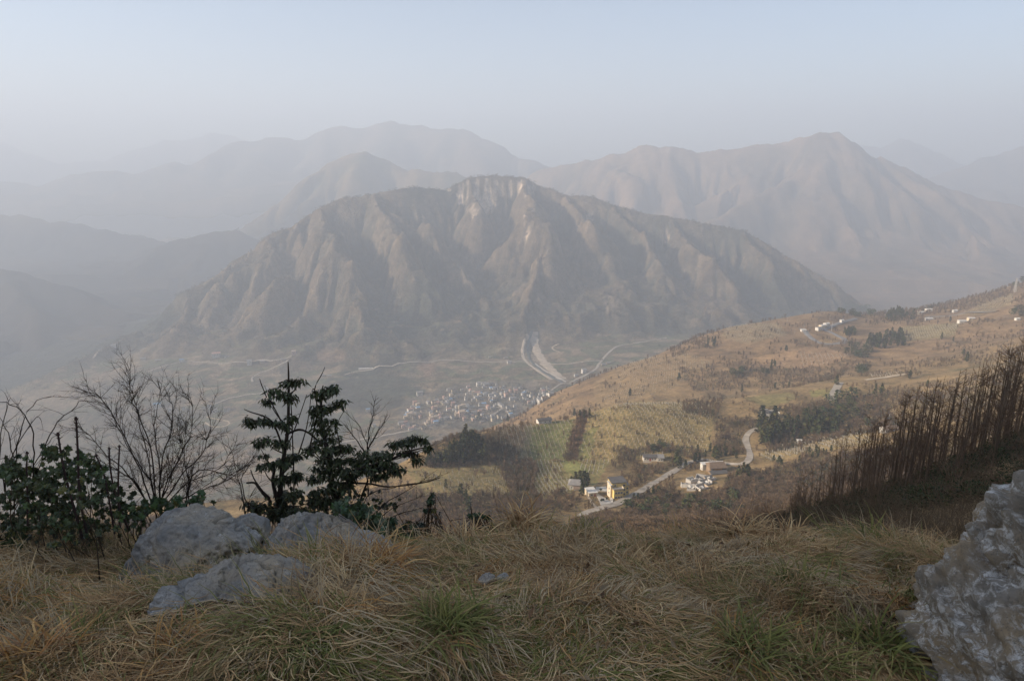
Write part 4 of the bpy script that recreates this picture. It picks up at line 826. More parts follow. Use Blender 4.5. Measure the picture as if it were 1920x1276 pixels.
grove([(1625, 650), (1632, 637), (1660, 632), (1690, 628), (1702, 640), (1695, 652), (1650, 656)], 42, 13, 20, 'c', 'conifer in the long dark far wood below the terraces', 'conifers of the long dark far wood', 2.6)
grove([(1581, 630), (1583, 620), (1605, 622), (1604, 630)], 15, 10, 15, 'c', 'conifer in the compact clump right of the hairpin', 'conifers of the compact clump right of the hairpin', 2.4)
grove([(1570, 590), (1582, 577), (1600, 573), (1632, 582), (1640, 592), (1600, 594)], 34, 7, 11, 'r', 'dark round tree of the wood on the crest', 'dark trees on the hill crest', 2.6, 'round_tree', 'tree')
grove([(1658, 600), (1665, 588), (1700, 588), (1720, 598), (1700, 606)], 26, 9, 18, 'c', 'conifer on the upper slope left of the road', 'conifers on the upper slope', 3)
grove([(1725, 580), (1745, 572), (1765, 570), (1762, 578)], 10, 5, 8, 'c', 'tiny conifer on the skyline above the upper road', 'tiny conifers on the skyline', 2.5)
grove([(1582, 668), (1590, 648), (1625, 652), (1640, 662), (1620, 672)], 18, 8, 14, 'r', 'bushy dark tree below the far conifer clump', 'bushy trees below the far conifer clump', 4, 'bushy_tree', 'tree')
grove([(1425, 700), (1450, 680), (1458, 684), (1440, 704)], 10, 9, 14, 'c', 'conifer in the strip below the orange fields', 'conifers below the orange fields', 3)
grove([(1320, 652), (1325, 640), (1342, 640), (1342, 652)], 8, 8, 13, 'c', 'dark conifer in the small clump left on the far orchard', 'clump left on the far orchard', 3)
grove([(1602, 700), (1612, 692), (1628, 692), (1624, 702)], 9, 10, 14, 'r', 'round dark tree in the short row above the field track', 'round trees above the field track', 3.4, 'round_tree', 'tree')
grove([(1370, 700), (1395, 696), (1392, 708), (1372, 708)], 6, 9, 13, 'r', 'grey green tree on the lower brown slope', 'grey green trees on the lower brown slope', 5, 'bushy_tree', 'tree')
grove([(1890, 528), (1918, 520), (1920, 536), (1896, 540)], 7, 8, 14, 'r', 'dark tree behind the pylon', 'dark trees behind the pylon', 4, 'round_tree', 'tree')
grove([(1895, 590), (1918, 575), (1918, 596)], 7, 9, 13, 'r', 'dark tree at the right edge of the upper slope', 'dark trees at the right edge', 4, 'round_tree', 'tree')
grove([(1430, 862), (1500, 850), (1560, 845), (1560, 860), (1460, 875)], 14, 10, 18, 'c', 'dark conifer below the terraced orchard', 'conifers below the terraced orchard', 6)
grove([(1150, 960), (1240, 940), (1330, 925), (1400, 935), (1400, 965), (1200, 975)], 22, 14, 24, 'r', 'olive tree on the slope below the road', 'olive trees below the road', 9, 'bushy_tree', 'tree')
grove([(1290, 850), (1330, 842), (1380, 840), (1395, 858), (1300, 868)], 12, 12, 20, 'c', 'conifer scattered above the tiled farmhouse', 'conifers above the tiled farmhouse', 7)
# bushes and bare trees that nobody could count
SB = []
for k, (n, h, sp, cc, w) in enumerate(((34, 1, .5, (.15, .105, .065), .028), (36, 1, .45, (.19, .13, .08), .026), (30, 1, .35, (.11, .08, .055), .026))):
    v, t, c_ = twiggy(n, h, sp*1.9, 400+k, cc, w, .75, 4); SB.append(joinm('t', v, t, c_, m_twig))
for k, cc in enumerate(((.065, .055, .03), (.05, .055, .024), (.13, .09, .05), (.035, .045, .022))):
    v, t, c_ = tufts(110, 1, .7, 410+k, cc, 5, .0, .22, .1); SB.append(joinm('t', v, t, c_, m_leafy))
px, py = project(HX, HY, HZ); sel = (HY > 170) & (HY < hcut_at(U2)) & (px > -80) & (px < 2020)
dens = sstep(-.25, .5, fbm(HX, HY, 90, 4, 501)+.25*fbm(HX, HY, 18, 2, 502))*.16
dark = np.zeros(HX.shape)
def dz(poly, d, dk=0, add=False):
    global dens, dark
    m_ = poly_in(px+n3*5, py+n3*4, poly); dens = np.where(m_, d, dens); dark = np.where(m_, dk, dark)
for poly in ([(985, 800), (1175, 752), (1340, 755), (1330, 850), (1230, 860), (960, 862)], [(1000, 862), (1145, 862), (1120, 905), (1000, 935)], [(760, 880), (1000, 868), (990, 930), (800, 930)], [(1350, 752), (1470, 735), (1570, 722), (1560, 760), (1440, 765), (1340, 800)],
             [(1420, 850), (1480, 825), (1620, 802), (1640, 830), (1440, 868)], [(1370, 608), (1460, 605), (1475, 628), (1350, 630)], [(1470, 655), (1545, 650), (1590, 665), (1500, 690), (1400, 672)], [(1690, 612), (1800, 605), (1790, 630), (1700, 640)], [(1800, 590), (1900, 548), (1900, 570)], [(1180, 672), (1290, 660), (1340, 680), (1250, 735), (1120, 770)], [(1090, 890), (1150, 885), (1180, 930), (1150, 950), (1090, 945)]):
    dz(poly, .02)
dz([(1100, 775), (1080, 865), (1056, 865), (1075, 800), (1092, 772)], .5, .2); dz([(800, 840), (870, 805), (960, 830), (1000, 900), (960, 930), (930, 870), (800, 880)], .33, .35); dz([(940, 840), (1010, 870), (1000, 930), (950, 900)], .35, .6)
dz([(1150, 845), (1260, 835), (1330, 850), (1290, 870), (1160, 870)], .3, .5); dz([(1180, 870), (1290, 868), (1260, 890), (1200, 905)], .25, .9); dz([(1340, 790), (1420, 780), (1400, 850), (1340, 860)], .3, .5); dz([(1410, 770), (1660, 740), (1680, 800), (1440, 850)], .35, .6)
dz([(1100, 950), (1440, 880), (1700, 830), (1700, 1000), (1050, 1000)], .3, .45); dz([(1280, 755), (1350, 752), (1350, 790), (1280, 775)], .3, .7); dz([(1620, 570), (1800, 560), (1920, 520), (1900, 550), (1780, 590), (1640, 610)], .28, .3); dz([(1270, 690), (1600, 690), (1560, 715), (1300, 735)], .25, .55)
dz([(750, 930), (1000, 930), (1090, 945), (1000, 990), (740, 990)], .22, .25); dz([(1250, 640), (1330, 620), (1330, 650), (1260, 670)], .2, .3)
RM_ = np.random.default_rng(77); pick = sel & (RM_.random(HX.shape) < dens*2.0)
jj, ii = np.nonzero(pick); X_ = HX[jj, ii]*(1+RM_.normal(0, .0015, len(jj))); Y_ = HY[jj, ii]*(1+RM_.normal(0, .002, len(jj))); dkk = dark[jj, ii]
kind_ = RM_.random(len(jj)); idx = np.where(kind_ < .45, RM_.integers(0, 3, len(jj)), np.where(RM_.random(len(jj)) < dkk, RM_.choice([3, 4, 6], len(jj)), RM_.choice([3, 5, 5], len(jj))))
hgt = np.where(idx < 3, RM_.uniform(2.5, 6, len(jj)), RM_.uniform(1.2, 3.4, len(jj)))*(1+.5*sstep(700, 1300, Y_)*(idx < 3))
road_px = np.zeros(len(jj), bool); qx, qy = project(X_, Y_, hill_h(X_, Y_))
for rp, hw in (([(1060, 985), (1090, 968), (1120, 955), (1145, 948), (1168, 938), (1200, 922), (1222, 908), (1245, 895), (1270, 880), (1290, 868)], 9), ([(1398, 868), (1406, 855), (1402, 838), (1398, 825), (1403, 813)], 9), ([(1558, 752), (1566, 733), (1574, 718)], 8), ([(1500, 616), (1508, 619), (1515, 628), (1528, 638), (1545, 644), (1570, 644), (1583, 635), (1570, 629), (1545, 618), (1580, 604), (1604, 597)], 4), ([(1736, 594), (1800, 589), (1870, 584)], 4), ([(1115, 915), (1150, 945)], 22), ([(1205, 862), (1245, 862)], 12), ([(1285, 908), (1340, 900)], 22), ([(1325, 884), (1362, 882)], 14), ([(1425, 782), (1460, 783)], 12), ([(1070, 918), (1090, 918)], 12), ([(1533, 618), (1550, 614)], 5)):
    d, _ = seg_dist(qx, qy, [(a, b, 0) for a, b in rp]); road_px |= d < hw
ok = ~road_px
scatter('scrub', 'bare brown trees and bushes covering the hillside', np.stack([X_, Y_, hill_h(X_, Y_)-.1], 1)[ok], RM_.random(ok.sum())*6.28, hgt[ok], idx[ok], SB)
# trees on the big mountain's crest, in the valley and around the town
px2, py2 = project(GX, GY, ZM); dv = np.where(ZM-base < 25, .06, .012)*sstep(-.3, .4, fbm(GX, GY, 130, 3, 511))
dc = seg_dist(GX, GY, MR[0][0])[0]; dv = np.where(dc < 14, .35, dv); tn = poly_in(px2, py2, [(740, 810), (760, 765), (850, 725), (1045, 715), (1045, 750), (960, 800)]); dv = np.where(tn, .22, dv)
dv = np.where(((px2-700)/95)**2+((py2-730)/42)**2 < 1, .10, dv); dv = np.where(GX > -3000, dv, 0)
pk = (RM_.random(GX.shape) < dv*.5) & (GY > hcut_at(GX/GY)) & (GY < 3500) & (np.abs(GX/GY) < .9); jj, ii = np.nonzero(pk); X_, Y_ = GX[jj, ii]+RM_.uniform(-4, 4, len(jj)), GY[jj, ii]+RM_.uniform(-4, 4, len(jj))
scatter('scrub', 'scattered trees of the valley and the mountain crest', np.stack([X_, Y_, RM.h(X_, Y_)-.3], 1), RM_.random(len(X_))*6.28, RM_.uniform(4, 8.5, len(X_)), RM_.choice([3, 4, 6, 6], len(X_)), SB)
# woodland and scrub on the mountain face itself
FB = []
for k, cc in enumerate(((.085, .07, .045), (.05, .052, .033), (.13, .092, .058))): v, t, c_ = tufts(26, 1, .6, 450+k, cc, 5, .0, .42, .1); FB.append(joinm('t', v, t, c_, m_leafy))
dm = (.10+.35*sstep(-.1, .4, fbm(GX, GY, 150, 4, 521)+.3*fbm(GX, GY, 30, 2, 523)))*sstep(10, 60, ZM-base)*(slM < 1.3); scar_ = colM.mean(-1) > .17; dm = np.where(scar_, dm*.03, dm)
pk = (RM_.random(GX.shape) < dm*1.1) & (GY > hcut_at(GX/GY)) & (GY < np.interp(px2, cpx, cY)+40) & (np.abs(GX/GY) < .9); jj, ii = np.nonzero(pk); X_, Y_ = GX[jj, ii]+RM_.uniform(-4, 4, len(jj)), GY[jj, ii]+RM_.uniform(-4, 4, len(jj)); cm_ = colM[jj, ii].mean(-1)
scatter('woodland', 'bare woodland and scrub on the mountain face', np.stack([X_, Y_, RM.h(X_, Y_)-1.5], 1), RM_.random(len(X_))*6.28, RM_.uniform(6, 13, len(X_)), np.where(cm_ > .10, RM_.choice([0, 2, 2], len(X_)), RM_.choice([0, 1, 1], len(X_))), FB)
# orchard posts
pm = MB().box(-.12, .12, -.12, .12, -.5, 2.3).mesh('orchard_post', m_post); PO = []
def posts(poly, ang, sx, sy, prob=.9):
    P = [hit(*q) for q in poly]; x0, x1 = min(p.x for p in P)-8, max(p.x for p in P)+8; y0, y1 = min(p.y for p in P)-8, max(p.y for p in P)+8
    R = math.hypot(x1-x0, y1-y0); a, b = np.meshgrid(np.arange(-R, R, sx), np.arange(-R, R, sy)); a = a+RM_.normal(0, .15, a.shape); b = b+RM_.normal(0, .2, b.shape)
    X = (x0+x1)/2+a*math.cos(ang)-b*math.sin(ang); Y = (y0+y1)/2+a*math.sin(ang)+b*math.cos(ang); m_ = (Y > 300)&(Y < 1700); X, Y = X[m_], Y[m_]; Z = hill_h(X, Y); u_, v_ = project(X, Y, Z)
    k = poly_in(u_, v_, poly) & (Y < hcut_at(X/Y)) & (RM_.random(X.shape) < prob); PO.extend(zip(X[k], Y[k], Z[k]))
posts([(1000, 864), (1060, 862), (1050, 895), (1090, 910), (1060, 925), (1000, 930)], .1, 3.2, 2.6); posts([(1085, 862), (1145, 864), (1120, 890), (1090, 890)], -.2, 3.5, 3)
posts([(930, 805), (985, 798), (1075, 788), (1062, 860), (940, 862)], .15, 4, 3.4); posts([(1105, 778), (1175, 755), (1335, 757), (1325, 848), (1230, 858), (1085, 860)], .1, 4.6, 4.2, .8)
posts([(1425, 852), (1480, 828), (1620, 803), (1640, 828), (1500, 850), (1440, 866)], .05, 5.5, 2.2); posts([(770, 885), (1000, 872), (985, 925), (820, 925)], .3, 4.5, 4, .6); posts([(1370, 608), (1460, 606), (1475, 626), (1400, 640), (1352, 630)], .2, 10, 7); posts([(1500, 660), (1590, 665), (1570, 680), (1500, 688)], .5, 8, 7)
posts([(1690, 614), (1800, 606), (1790, 628), (1702, 638)], .25, 9, 5); posts([(1800, 588), (1850, 566), (1900, 550), (1895, 568), (1840, 588)], .25, 11, 7); posts([(1180, 674), (1290, 662), (1335, 682), (1250, 733), (1120, 768)], .35, 8, 6, .7); posts([(1630, 700), (1690, 696), (1690, 702), (1632, 708)], .1, 6, 5)
PO.sort(key=lambda q: q[1]); near_po, far_po = PO[:290], PO[290:]
for x, y, z in near_po:
    o = bpy.data.objects.new('orchard_post', pm); COL.objects.link(o); o.location = (x, y, z); tag(o, 'short pale concrete post in the rows of the lower orchards', 'post', 'posts of the lower orchards')
b_ = MB(); fp = np.array(far_po); bx = np.array([(x, y, z) for z in (-.5, 2.1) for y in (-.13, .13) for x in (-.13, .13)]); V = (fp[:, None, :]+bx[None]).reshape(-1, 3); Q = (np.arange(len(fp))[:, None, None]*8+np.array([(4, 5, 7, 6), (0, 1, 5, 4), (2, 6, 7, 3), (0, 4, 6, 2), (1, 3, 7, 5)])[None]).reshape(-1, 4)
o = new_mesh('orchard_posts_far', V, Q, False, mats=[m_post]); o.name = 'post_rows'; tag(o, 'rows of pale posts across the upper orchards', kind='stuff')
# vine bushes in the rows
fp = np.array(PO); fp = fp+np.column_stack([RM_.normal(0, .5, len(fp)), RM_.normal(.8, .6, len(fp)), np.zeros(len(fp))]); fp[:, 2] = hill_h(fp[:, 0], fp[:, 1])
scatter('orchard_vines', 'low vines along the orchard rows', fp, RM_.random(len(fp))*6.28, RM_.uniform(.7, 1.5, len(fp)), RM_.choice([0, 5, 4], len(fp)), SB)
# ---------------------------------------------------------------- the wood of bare saplings on the right
def sapling(seed, branches=20):
    g = np.random.default_rng(seed); T_ = MB(); B_ = MB(); h = 1.; n = 7; x = np.cumsum(g.normal(0, .006, (n, 2)), 0); tp = [(x[i, 0], x[i, 1], i/(n-1)) for i in range(n)]; tp[0] = (0, 0, -.06)
    r = .0074*g.uniform(.7, 1.35); T_.tube(tp, [r*(1-.9*i/(n-1)) for i in range(n)], 5); tp = np.array(tp)
    for k in range(branches):
        z = g.uniform(.22, .97) if k > 3 else g.uniform(.1, .4); p = np.array([np.interp(z, tp[:, 2], tp[:, j]) for j in (0, 1, 2)]); a = g.random()*6.283; L = g.uniform(.08, .22)*(1.15-z*.8); e = g.uniform(.35, 1.1)
        d = np.array((math.cos(a), math.sin(a), e)); d /= np.linalg.norm(d); m = p+d*L*.5+g.normal(0, .006, 3); q = p+d*L+np.array((0, 0, L*.25)); B_.tube([p, m, q], [r*.3, r*.22, r*.08], 3)
        for j in range(g.integers(2, 5)):
            f = g.uniform(.3, .95); s0 = p+(q-p)*f; d2 = d+g.normal(0, .5, 3); d2[2] = abs(d2[2]); d2 /= np.linalg.norm(d2); B_.tube([s0, s0+d2*L*g.uniform(.25, .5)], [r*.15, r*.06], 3)
    tc = np.tile((.21, .15, .10), (T_.n, 1)); bc = np.tile((.21, .135, .085), (B_.n, 1))
    return T_.mesh('trunk', m_twig, True, tc), B_.mesh('branches', m_twig, True, bc)
SAP = [sapling(600+k, 20+5*(k % 4)) for k in range(9)]
g = random.Random(21); placed = []
def sap_h(px): return np.interp(px, [1400, 1470, 1540, 1620, 1700, 1800, 1900, 2000], [1.8, 2.6, 4., 5.2, 6.3, 7.2, 7.8, 8])
tr = 0
while len(placed) < 230 and tr < 20000:
    tr += 1; px_ = g.triangular(1400, 2010, 1850) if g.random() < .35 else g.uniform(1425, 2000); Y = g.uniform(20, 44); u_, _ = pxdir(px_, 880); x = float(u_)*Y
    if all((x-a)**2+(Y-b)**2 > .35 for a, b in placed) and (Y > 23 or px_ > 1600): placed.append((x, Y))
for k, (x, y) in enumerate(sorted(placed, key=lambda q: q[1])):
    z = float(ground(x, y)); u_, v_ = project(x, y, z); kk_ = 1280/(y*CP-z*SP); top = float(np.interp(u_, [1380, 1430, 1500, 1540, 1600, 1650, 1700, 1750, 1800, 1850, 1900, 2000], [945, 915, 860, 820, 770, 738, 702, 690, 668, 645, 615, 580]))+g.triangular(0, 120, 8); h = max(1.3, min(8.5, (float(v_)-top)/kk_*1.04)); tm, bm = SAP[k % 9]
    where = 'at the left end' if u_ < 1520 else 'in the left part' if u_ < 1610 else 'in the middle' if u_ < 1700 else 'right of the middle' if u_ < 1790 else 'in the right part' if u_ < 1870 else 'at the right edge'; big_ = 'tall' if h > 5.5 else 'middling' if h > 3.5 else 'low'; row_ = 'front' if y < 28 else 'middle rows' if y < 36 else 'back'
    e = empty('sapling', (x, y, z), g.random()*6.28, label='%s bare sapling %s of the sapling wood, %s' % (big_, where, row_), cat='tree', group='bare saplings %s of the wood on the right slope' % where)
    e.scale = (h*g.uniform(.9, 1.3),)*2+(h,); e.rotation_euler = (g.gauss(0, .02), g.gauss(0, .02), g.random()*6.28); child('trunk', tm, e); child('branches', bm, e)['kind'] = 'stuff'
# fine brush between and beyond them, and dark undergrowth
N_ = 1500; pxr = RM_.uniform(1380, 2050, N_); Yr = np.exp(RM_.uniform(math.log(11), math.log(46), N_)); u_, _ = pxdir(pxr, 900); X_ = u_*Yr; Z_ = ground(X_, Yr); k = RM_.random(N_)
idx = np.where(k < .45, RM_.integers(0, 3, N_), RM_.choice([3, 4, 6, 6], N_)); hh = np.where(idx < 3, RM_.uniform(.3, .9, N_), RM_.uniform(.2, .6, N_))*np.where(Yr > 25, .7, 1)*np.where((idx < 3) & (RM_.random(N_) < .12) & (Yr > 16), 2.0, 1)
UB = []
for q in range(3): v, t, c_ = twiggy(16, 1, .45, 430+q, (.21, .135, .085), .005, .9, 5, trunk=False); UB.append(joinm('t', v, t, c_, m_twig))
for q, cc in enumerate(((.075, .08, .035), (.06, .07, .03), (.15, .105, .06), (.05, .065, .028))): v, t, c_ = tufts(260, 1, .8, 440+q, cc, 5, 0, .13, .2); UB.append(joinm('t', v, t, c_, m_leafy))
scatter('undergrowth', 'dark bramble and dry brush under the bare saplings', np.stack([X_, Yr, Z_-.05], 1), RM_.random(N_)*6.28, hh, idx, UB)
# ---------------------------------------------------------------- foreground rocks
def rock_mat(name, base_, pale, sc, lich=.55, moss=0.):
    m, t, b = bsdf(name, base_, 1., .04); L = t.links
    def ramp(src, p0, p1, c0=(0, 0, 0, 1), c1=(1, 1, 1, 1)):
        r = t.nodes.new('ShaderNodeValToRGB'); r.color_ramp.elements[0].position = p0; r.color_ramp.elements[1].position = p1; r.color_ramp.elements[0].color = c0; r.color_ramp.elements[1].color = c1; L.new(src, r.inputs[0]); return r.outputs[0]
    def mixc(f, a, c_):
        x = t.nodes.new('ShaderNodeMix'); x.data_type = 'RGBA'; L.new(f, x.inputs[0]); 
        for k, v in ((6, a), (7, c_)):
            if isinstance(v, tuple): x.inputs[k].default_value = (*v, 1)
            else: L.new(v, x.inputs[k])
        return x.outputs[2]
    n1 = noise_node(t, sc, 8, .7, dist=.4); n2 = noise_node(t, sc*4.5, 8, .75, dist=.8); n3 = noise_node(t, sc*.45, 5, .6)
    vo = t.nodes.new('ShaderNodeTexVoronoi'); vo.feature = 'DISTANCE_TO_EDGE'; vo.inputs['Scale'].default_value = sc*5; tc = t.nodes.new('ShaderNodeTexCoord')
    wn = noise_node(t, sc*1.5, 5, .6); ad = t.nodes.new('ShaderNodeVectorMath'); ad.operation = 'MULTIPLY_ADD'; L.new(wn.outputs['Color'], ad.inputs[0]); ad.inputs[1].default_value = (.25,)*3; L.new(tc.outputs['Object'], ad.inputs[2]); L.new(ad.outputs[0], vo.inputs['Vector'])
    c0 = mixc(ramp(n1.outputs[0], .3, .7), tuple(x*.45 for x in base_), base_)
    c0 = mixc(ramp(n3.outputs[0], .42, .62), c0, tuple(base_[i]*(.95, .8, .6)[i] for i in range(3)))
    lf = t.nodes.new('ShaderNodeMath'); lf.operation = 'MULTIPLY'; L.new(ramp(n2.outputs[0], lich, lich+.09), lf.inputs[0]); L.new(ramp(n1.outputs[0], .42, .55), lf.inputs[1])
    c0 = mixc(lf.outputs[0], c0, pale)
    cr = ramp(vo.outputs['Distance'], .0, .035); c0 = mixc(cr, tuple(x*.5 for x in base_), c0)
    if moss: c0 = mixc(ramp(noise_node(t, sc*.8, 6, .7).outputs[0], .56, .63), c0, (.07, .06, .025))
    L.new(c0, b.inputs['Base Color'])
    s_ = t.nodes.new('ShaderNodeMath'); s_.operation = 'MULTIPLY_ADD'; L.new(cr, s_.inputs[0]); s_.inputs[1].default_value = .35; n4 = noise_node(t, sc*14, 8, .8); s2 = t.nodes.new('ShaderNodeMath'); s2.operation = 'MULTIPLY_ADD'; L.new(n4.outputs[0], s2.inputs[0]); s2.inputs[1].default_value = .7; L.new(n2.outputs[0], s2.inputs[2]); L.new(s2.outputs[0], s_.inputs[2]); bump(t, b, s_.outputs[0], .7, .017)
    return m
m_rock = rock_mat('limestone', (.56, .525, .465), (.85, .83, .78), 5, .58, 1.)
m_rock2 = rock_mat('big_limestone', (.46, .415, .35), (.85, .82, .76), 6, .48)
def rock(name, c, r, seed, mat, label, group=None, nu=220, nv=130, amp=.2, sc=.4, fine=.07, rz=0., tilt=(0, 0), cut=None, ridged_=True, peaks=(), strata=.34):
    u = np.linspace(0, 2*math.pi, nu, endpoint=False); v = np.linspace(-1, 1, nv); U, Vv = np.meshgrid(u, v); ph = Vv*math.pi/2
    d = np.stack([np.cos(ph)*np.cos(U), np.cos(ph)*np.sin(U), np.sin(ph)], -1)
    def n3d(p, s, o, sd, rg=False): return (fbm(p[..., 0]+p[..., 2]*.7, p[..., 1]-p[..., 2]*.6, s, o, sd, ridged=rg)+fbm(p[..., 1]+3, p[..., 2]+p[..., 0]*.5, s, o, sd+2, ridged=rg)+fbm(p[..., 2]-5, p[..., 0]-.4*p[..., 1], s, o, sd+4, ridged=rg))/3
    # squarer than an ellipsoid, with faceted planes
    g = np.random.default_rng(seed); rad = np.ones(U.shape)
    for k in range(17):
        nn = g.normal(0, 1, 3); nn[2] = abs(nn[2]); nn /= np.linalg.norm(nn); h = g.uniform(.58, .86); dn = (d*nn).sum(-1); rad = np.where(dn > .05, np.minimum(rad, h/np.maximum(dn, .05)), rad)
    p = d*rad[..., None]*np.asarray(r); s0 = min(r)
    disp = n3d(p, s0*sc*2.2, 3, seed)*amp*s0 + n3d(p, s0*sc*.7, 4, seed+11, ridged_)*amp*.5*s0 + n3d(p, s0*.12, 3, seed+21, True)*fine*s0
    if strata:
        sn = np.array((.35, -.25, .9)); ph_ = (p@sn)/(s0*strata)+n3d(p, s0*1.2, 3, seed+31)*1.6; fr = ph_-np.floor(ph_); disp = disp+(np.abs(fr-.12)**.5-.6)*s0*(.10 if nu < 300 else .05)
        cr_ = n3d(p, s0*.55, 3, seed+41); disp = disp-np.exp(-(cr_/.022)**2)*s0*.09
    p = p+d*disp[..., None]
    for (pd, ht, wd) in peaks:
        pd = np.asarray(pd, float); pd /= np.linalg.norm(pd); w_ = np.exp(-((1-(d*pd).sum(-1))/wd)); p = p+d*(w_*ht)[..., None]
    R_ = Matrix.Rotation(rz, 3, 'Z')@Matrix.Rotation(tilt[0], 3, 'X')@Matrix.Rotation(tilt[1], 3, 'Y'); p = p@np.array(R_).T
    k = np.arange(nu*nv).reshape(nv, nu); F = np.stack([k[:-1], np.roll(k, -1, 1)[:-1], np.roll(k, -1, 1)[1:], k[1:]], -1).reshape(-1, 4)
    o = new_mesh(name, p.reshape(-1, 3), F, True, mats=[mat]); o.location = c; tag(o, label, 'rock', group); return o
def gpt(px, py, Y): # point at forward distance Y
    return at(px, py, Y)
c = gpt(464, 1182, 2.33); r1 = rock('boulder', c, (.43, .30, .36), 3, m_rock, 'large grey limestone boulder in the grass at lower left, with moss on its side', rz=.25, tilt=(.18, -.22))
c = gpt(378, 1045, 3.25); r2 = rock('boulder', c, (.45, .33, .31), 8, m_rock, 'broad pale boulder under the bare shrub at left', rz=-.1, tilt=(.1, .06))
c = gpt(468, 990, 3.55); r3 = rock('boulder', c, (.13, .12, .09), 14, m_rock, 'small grey block between the two rear boulders', nu=80, nv=50)
c = gpt(600, 1060, 3.25); r4 = rock('boulder', c, (.43, .3, .33), 19, m_rock, 'low pale boulder in front of the two evergreen shrubs', rz=.05, tilt=(.1, .12))
c = gpt(690, 1060, 3.05); r5 = rock('boulder', c, (.19, .16, .24), 25, m_rock, 'small upright grey rock right of the low boulder', nu=80, nv=50)
for k, (a, b2, s_, lab) in enumerate(((942, 1108, .045, 'pale stone tip leftmost in the bare patch of grass'), (915, 1122, .05, 'brownish stone below the pale tip in the grass'), (1037, 1118, .04, 'small grey stone in the middle of the bare patch'), (1098, 1116, .045, 'brown flat stone beside a dark hole at the right of the bare patch'), (1055, 1168, .03, 'tiny grey stone low in the centre grass'), (18, 1142, .06, 'grey stone at the left edge of the photo'))):
    c = hit_near = gpt(a, b2, 2.55); c.z = float(near_h(c.x, c.y))+.03; rock('stone', c, (s_, s_*.8, s_*.6), 40+k, m_rock, lab, nu=40, nv=24)
big = rock('rock_outcrop', (2.20, 1.74, -1.66), (1.18, .80, 1.54), 77, m_rock2, 'huge rough limestone outcrop with white lichen at the lower right corner', nu=420, nv=260, strata=.22, amp=.26, sc=.40, fine=.07, tilt=(0, .1), peaks=(((-.35, -.05, .85), .14, .03),))
# torn scrap
v = [(-.028, -.012, 0), (.0, -.018, .006), (.026, -.006, .002), (.03, .012, .008), (.004, .016, .012), (-.022, .012, .004)]; c = gpt(387, 1148, 2.42)
o = new_mesh('scrap', v+[(x, y, z-.0015) for x, y, z in v], [np.array([(0, 1, 4, 5), (1, 2, 3, 4), (6, 11, 10, 7), (7, 10, 9, 8)])], False, mats=[flat('pale_scrap', (.72, .74, .58))]); o.location = c+Vector((0, -.02, .02)); o.rotation_euler = (.6, .1, .3); tag(o, 'crumpled pale greenish scrap lying against the front boulder', 'scrap')
ROCKS = [(r1, .37, .27), (r2, .4, .28), (r4, .34, .22), (r5, .13, .12), (r3, .13, .12)]
# ---------------------------------------------------------------- grass
m_grass = attr_mat('grass_blades', (7.,), (.8, 1.2), rough=.7)
PAL = dict(straw=((0.439, 0.277, 0.124), (0.359, 0.213, 0.093), (0.533, 0.372, 0.185), (0.260, 0.148, 0.068)), green=((0.138, 0.156, 0.037), (0.099, 0.121, 0.031), (0.211, 0.200, 0.056), (0.324, 0.228, 0.100)), orange=((0.404, 0.213, 0.068), (0.324, 0.156, 0.056), (0.471, 0.285, 0.111), (0.228, 0.121, 0.056)), grey=((0.388, 0.285, 0.161), (0.308, 0.213, 0.117), (0.454, 0.341, 0.199), (0.211, 0.143, 0.074)))
def grass_tuft(n, L0, L1, seed, pal, spread=.10, lean=1.0, up=.5, width=.0017, segs=5):
    """long blades that rise a little, then fall over along +x"""
    g = np.random.default_rng(seed); V = np.zeros((n, segs+1, 2, 3)); C_ = np.zeros((n, segs+1, 2, 3)); pc = np.array(PAL[pal])
    root = np.column_stack([g.normal(0, spread, (n, 2)), np.full(n, -.01)]); az = g.normal(0, .95, n); L = g.uniform(L0, L1, n); e0 = g.uniform(.25, 1.2, n)*up+.15; col = pc[g.choice(4, n, p=[.35, .3, .2, .15])]*g.uniform(.7, 1.3, (n, 1)); bend = g.uniform(1.3, 2.6, n)*lean; tw = g.normal(0, .5, n)
    p = root.copy(); wd = g.uniform(.7, 1.3, n)*width
    for s in range(segs+1):
        t = s/segs; el = e0*1.3-bend*t*.75; el = np.maximum(el, -.45); a2 = az+tw*t; d = np.column_stack([np.cos(el)*np.cos(a2), np.cos(el)*np.sin(a2), np.sin(el)])
        if s: p = p+d*(L/segs)[:, None]; p[:, 2] = np.maximum(p[:, 2], .004+g.random(n)*.03)
        sd = np.column_stack([-np.sin(a2), np.cos(a2), g.normal(0, .15, n)*0+.2]); w = wd*(1-t**2.2)*(.6+.8*min(t*3, 1)) if s < segs else wd*.06
        V[:, s, 0] = p-sd*w[:, None]; V[:, s, 1] = p+sd*w[:, None]; C_[:, s] = (col*(1+.25*t) if pal != 'green' else col*(1-.3*t)+np.array((.25, .18, .07))*t*.55)[:, None, :]
    k = (np.arange(n)*(segs+1)*2)[:, None, None]+(np.arange(segs)*2)[None, :, None]+np.array([0, 1, 3, 2])[None, None]
    return V.reshape(-1, 3), k.reshape(-1, 4), C_.reshape(-1, 3)
GV = []; pals = ['straw', 'straw', 'orange', 'grey', 'green', 'straw', 'green', 'grey', 'orange', 'straw']
for k, pl in enumerate(pals):
    v, q, c_ = grass_tuft(60, .10, .29, 700+k, pl, .075, 1.2 if k % 3 else 1.0, .2 if k % 2 else .36); GV.append(new_mesh('t', v, q, True, c_, [m_grass], link=False))
for k in range(2):   # short fine litter
    v, q, c_ = grass_tuft(60, .04, .12, 760+k, 'grey' if k else 'orange', .06, 1.3, .4, .0016, 3); GV.append(new_mesh('t', v, q, True, c_, [m_grass], link=False))
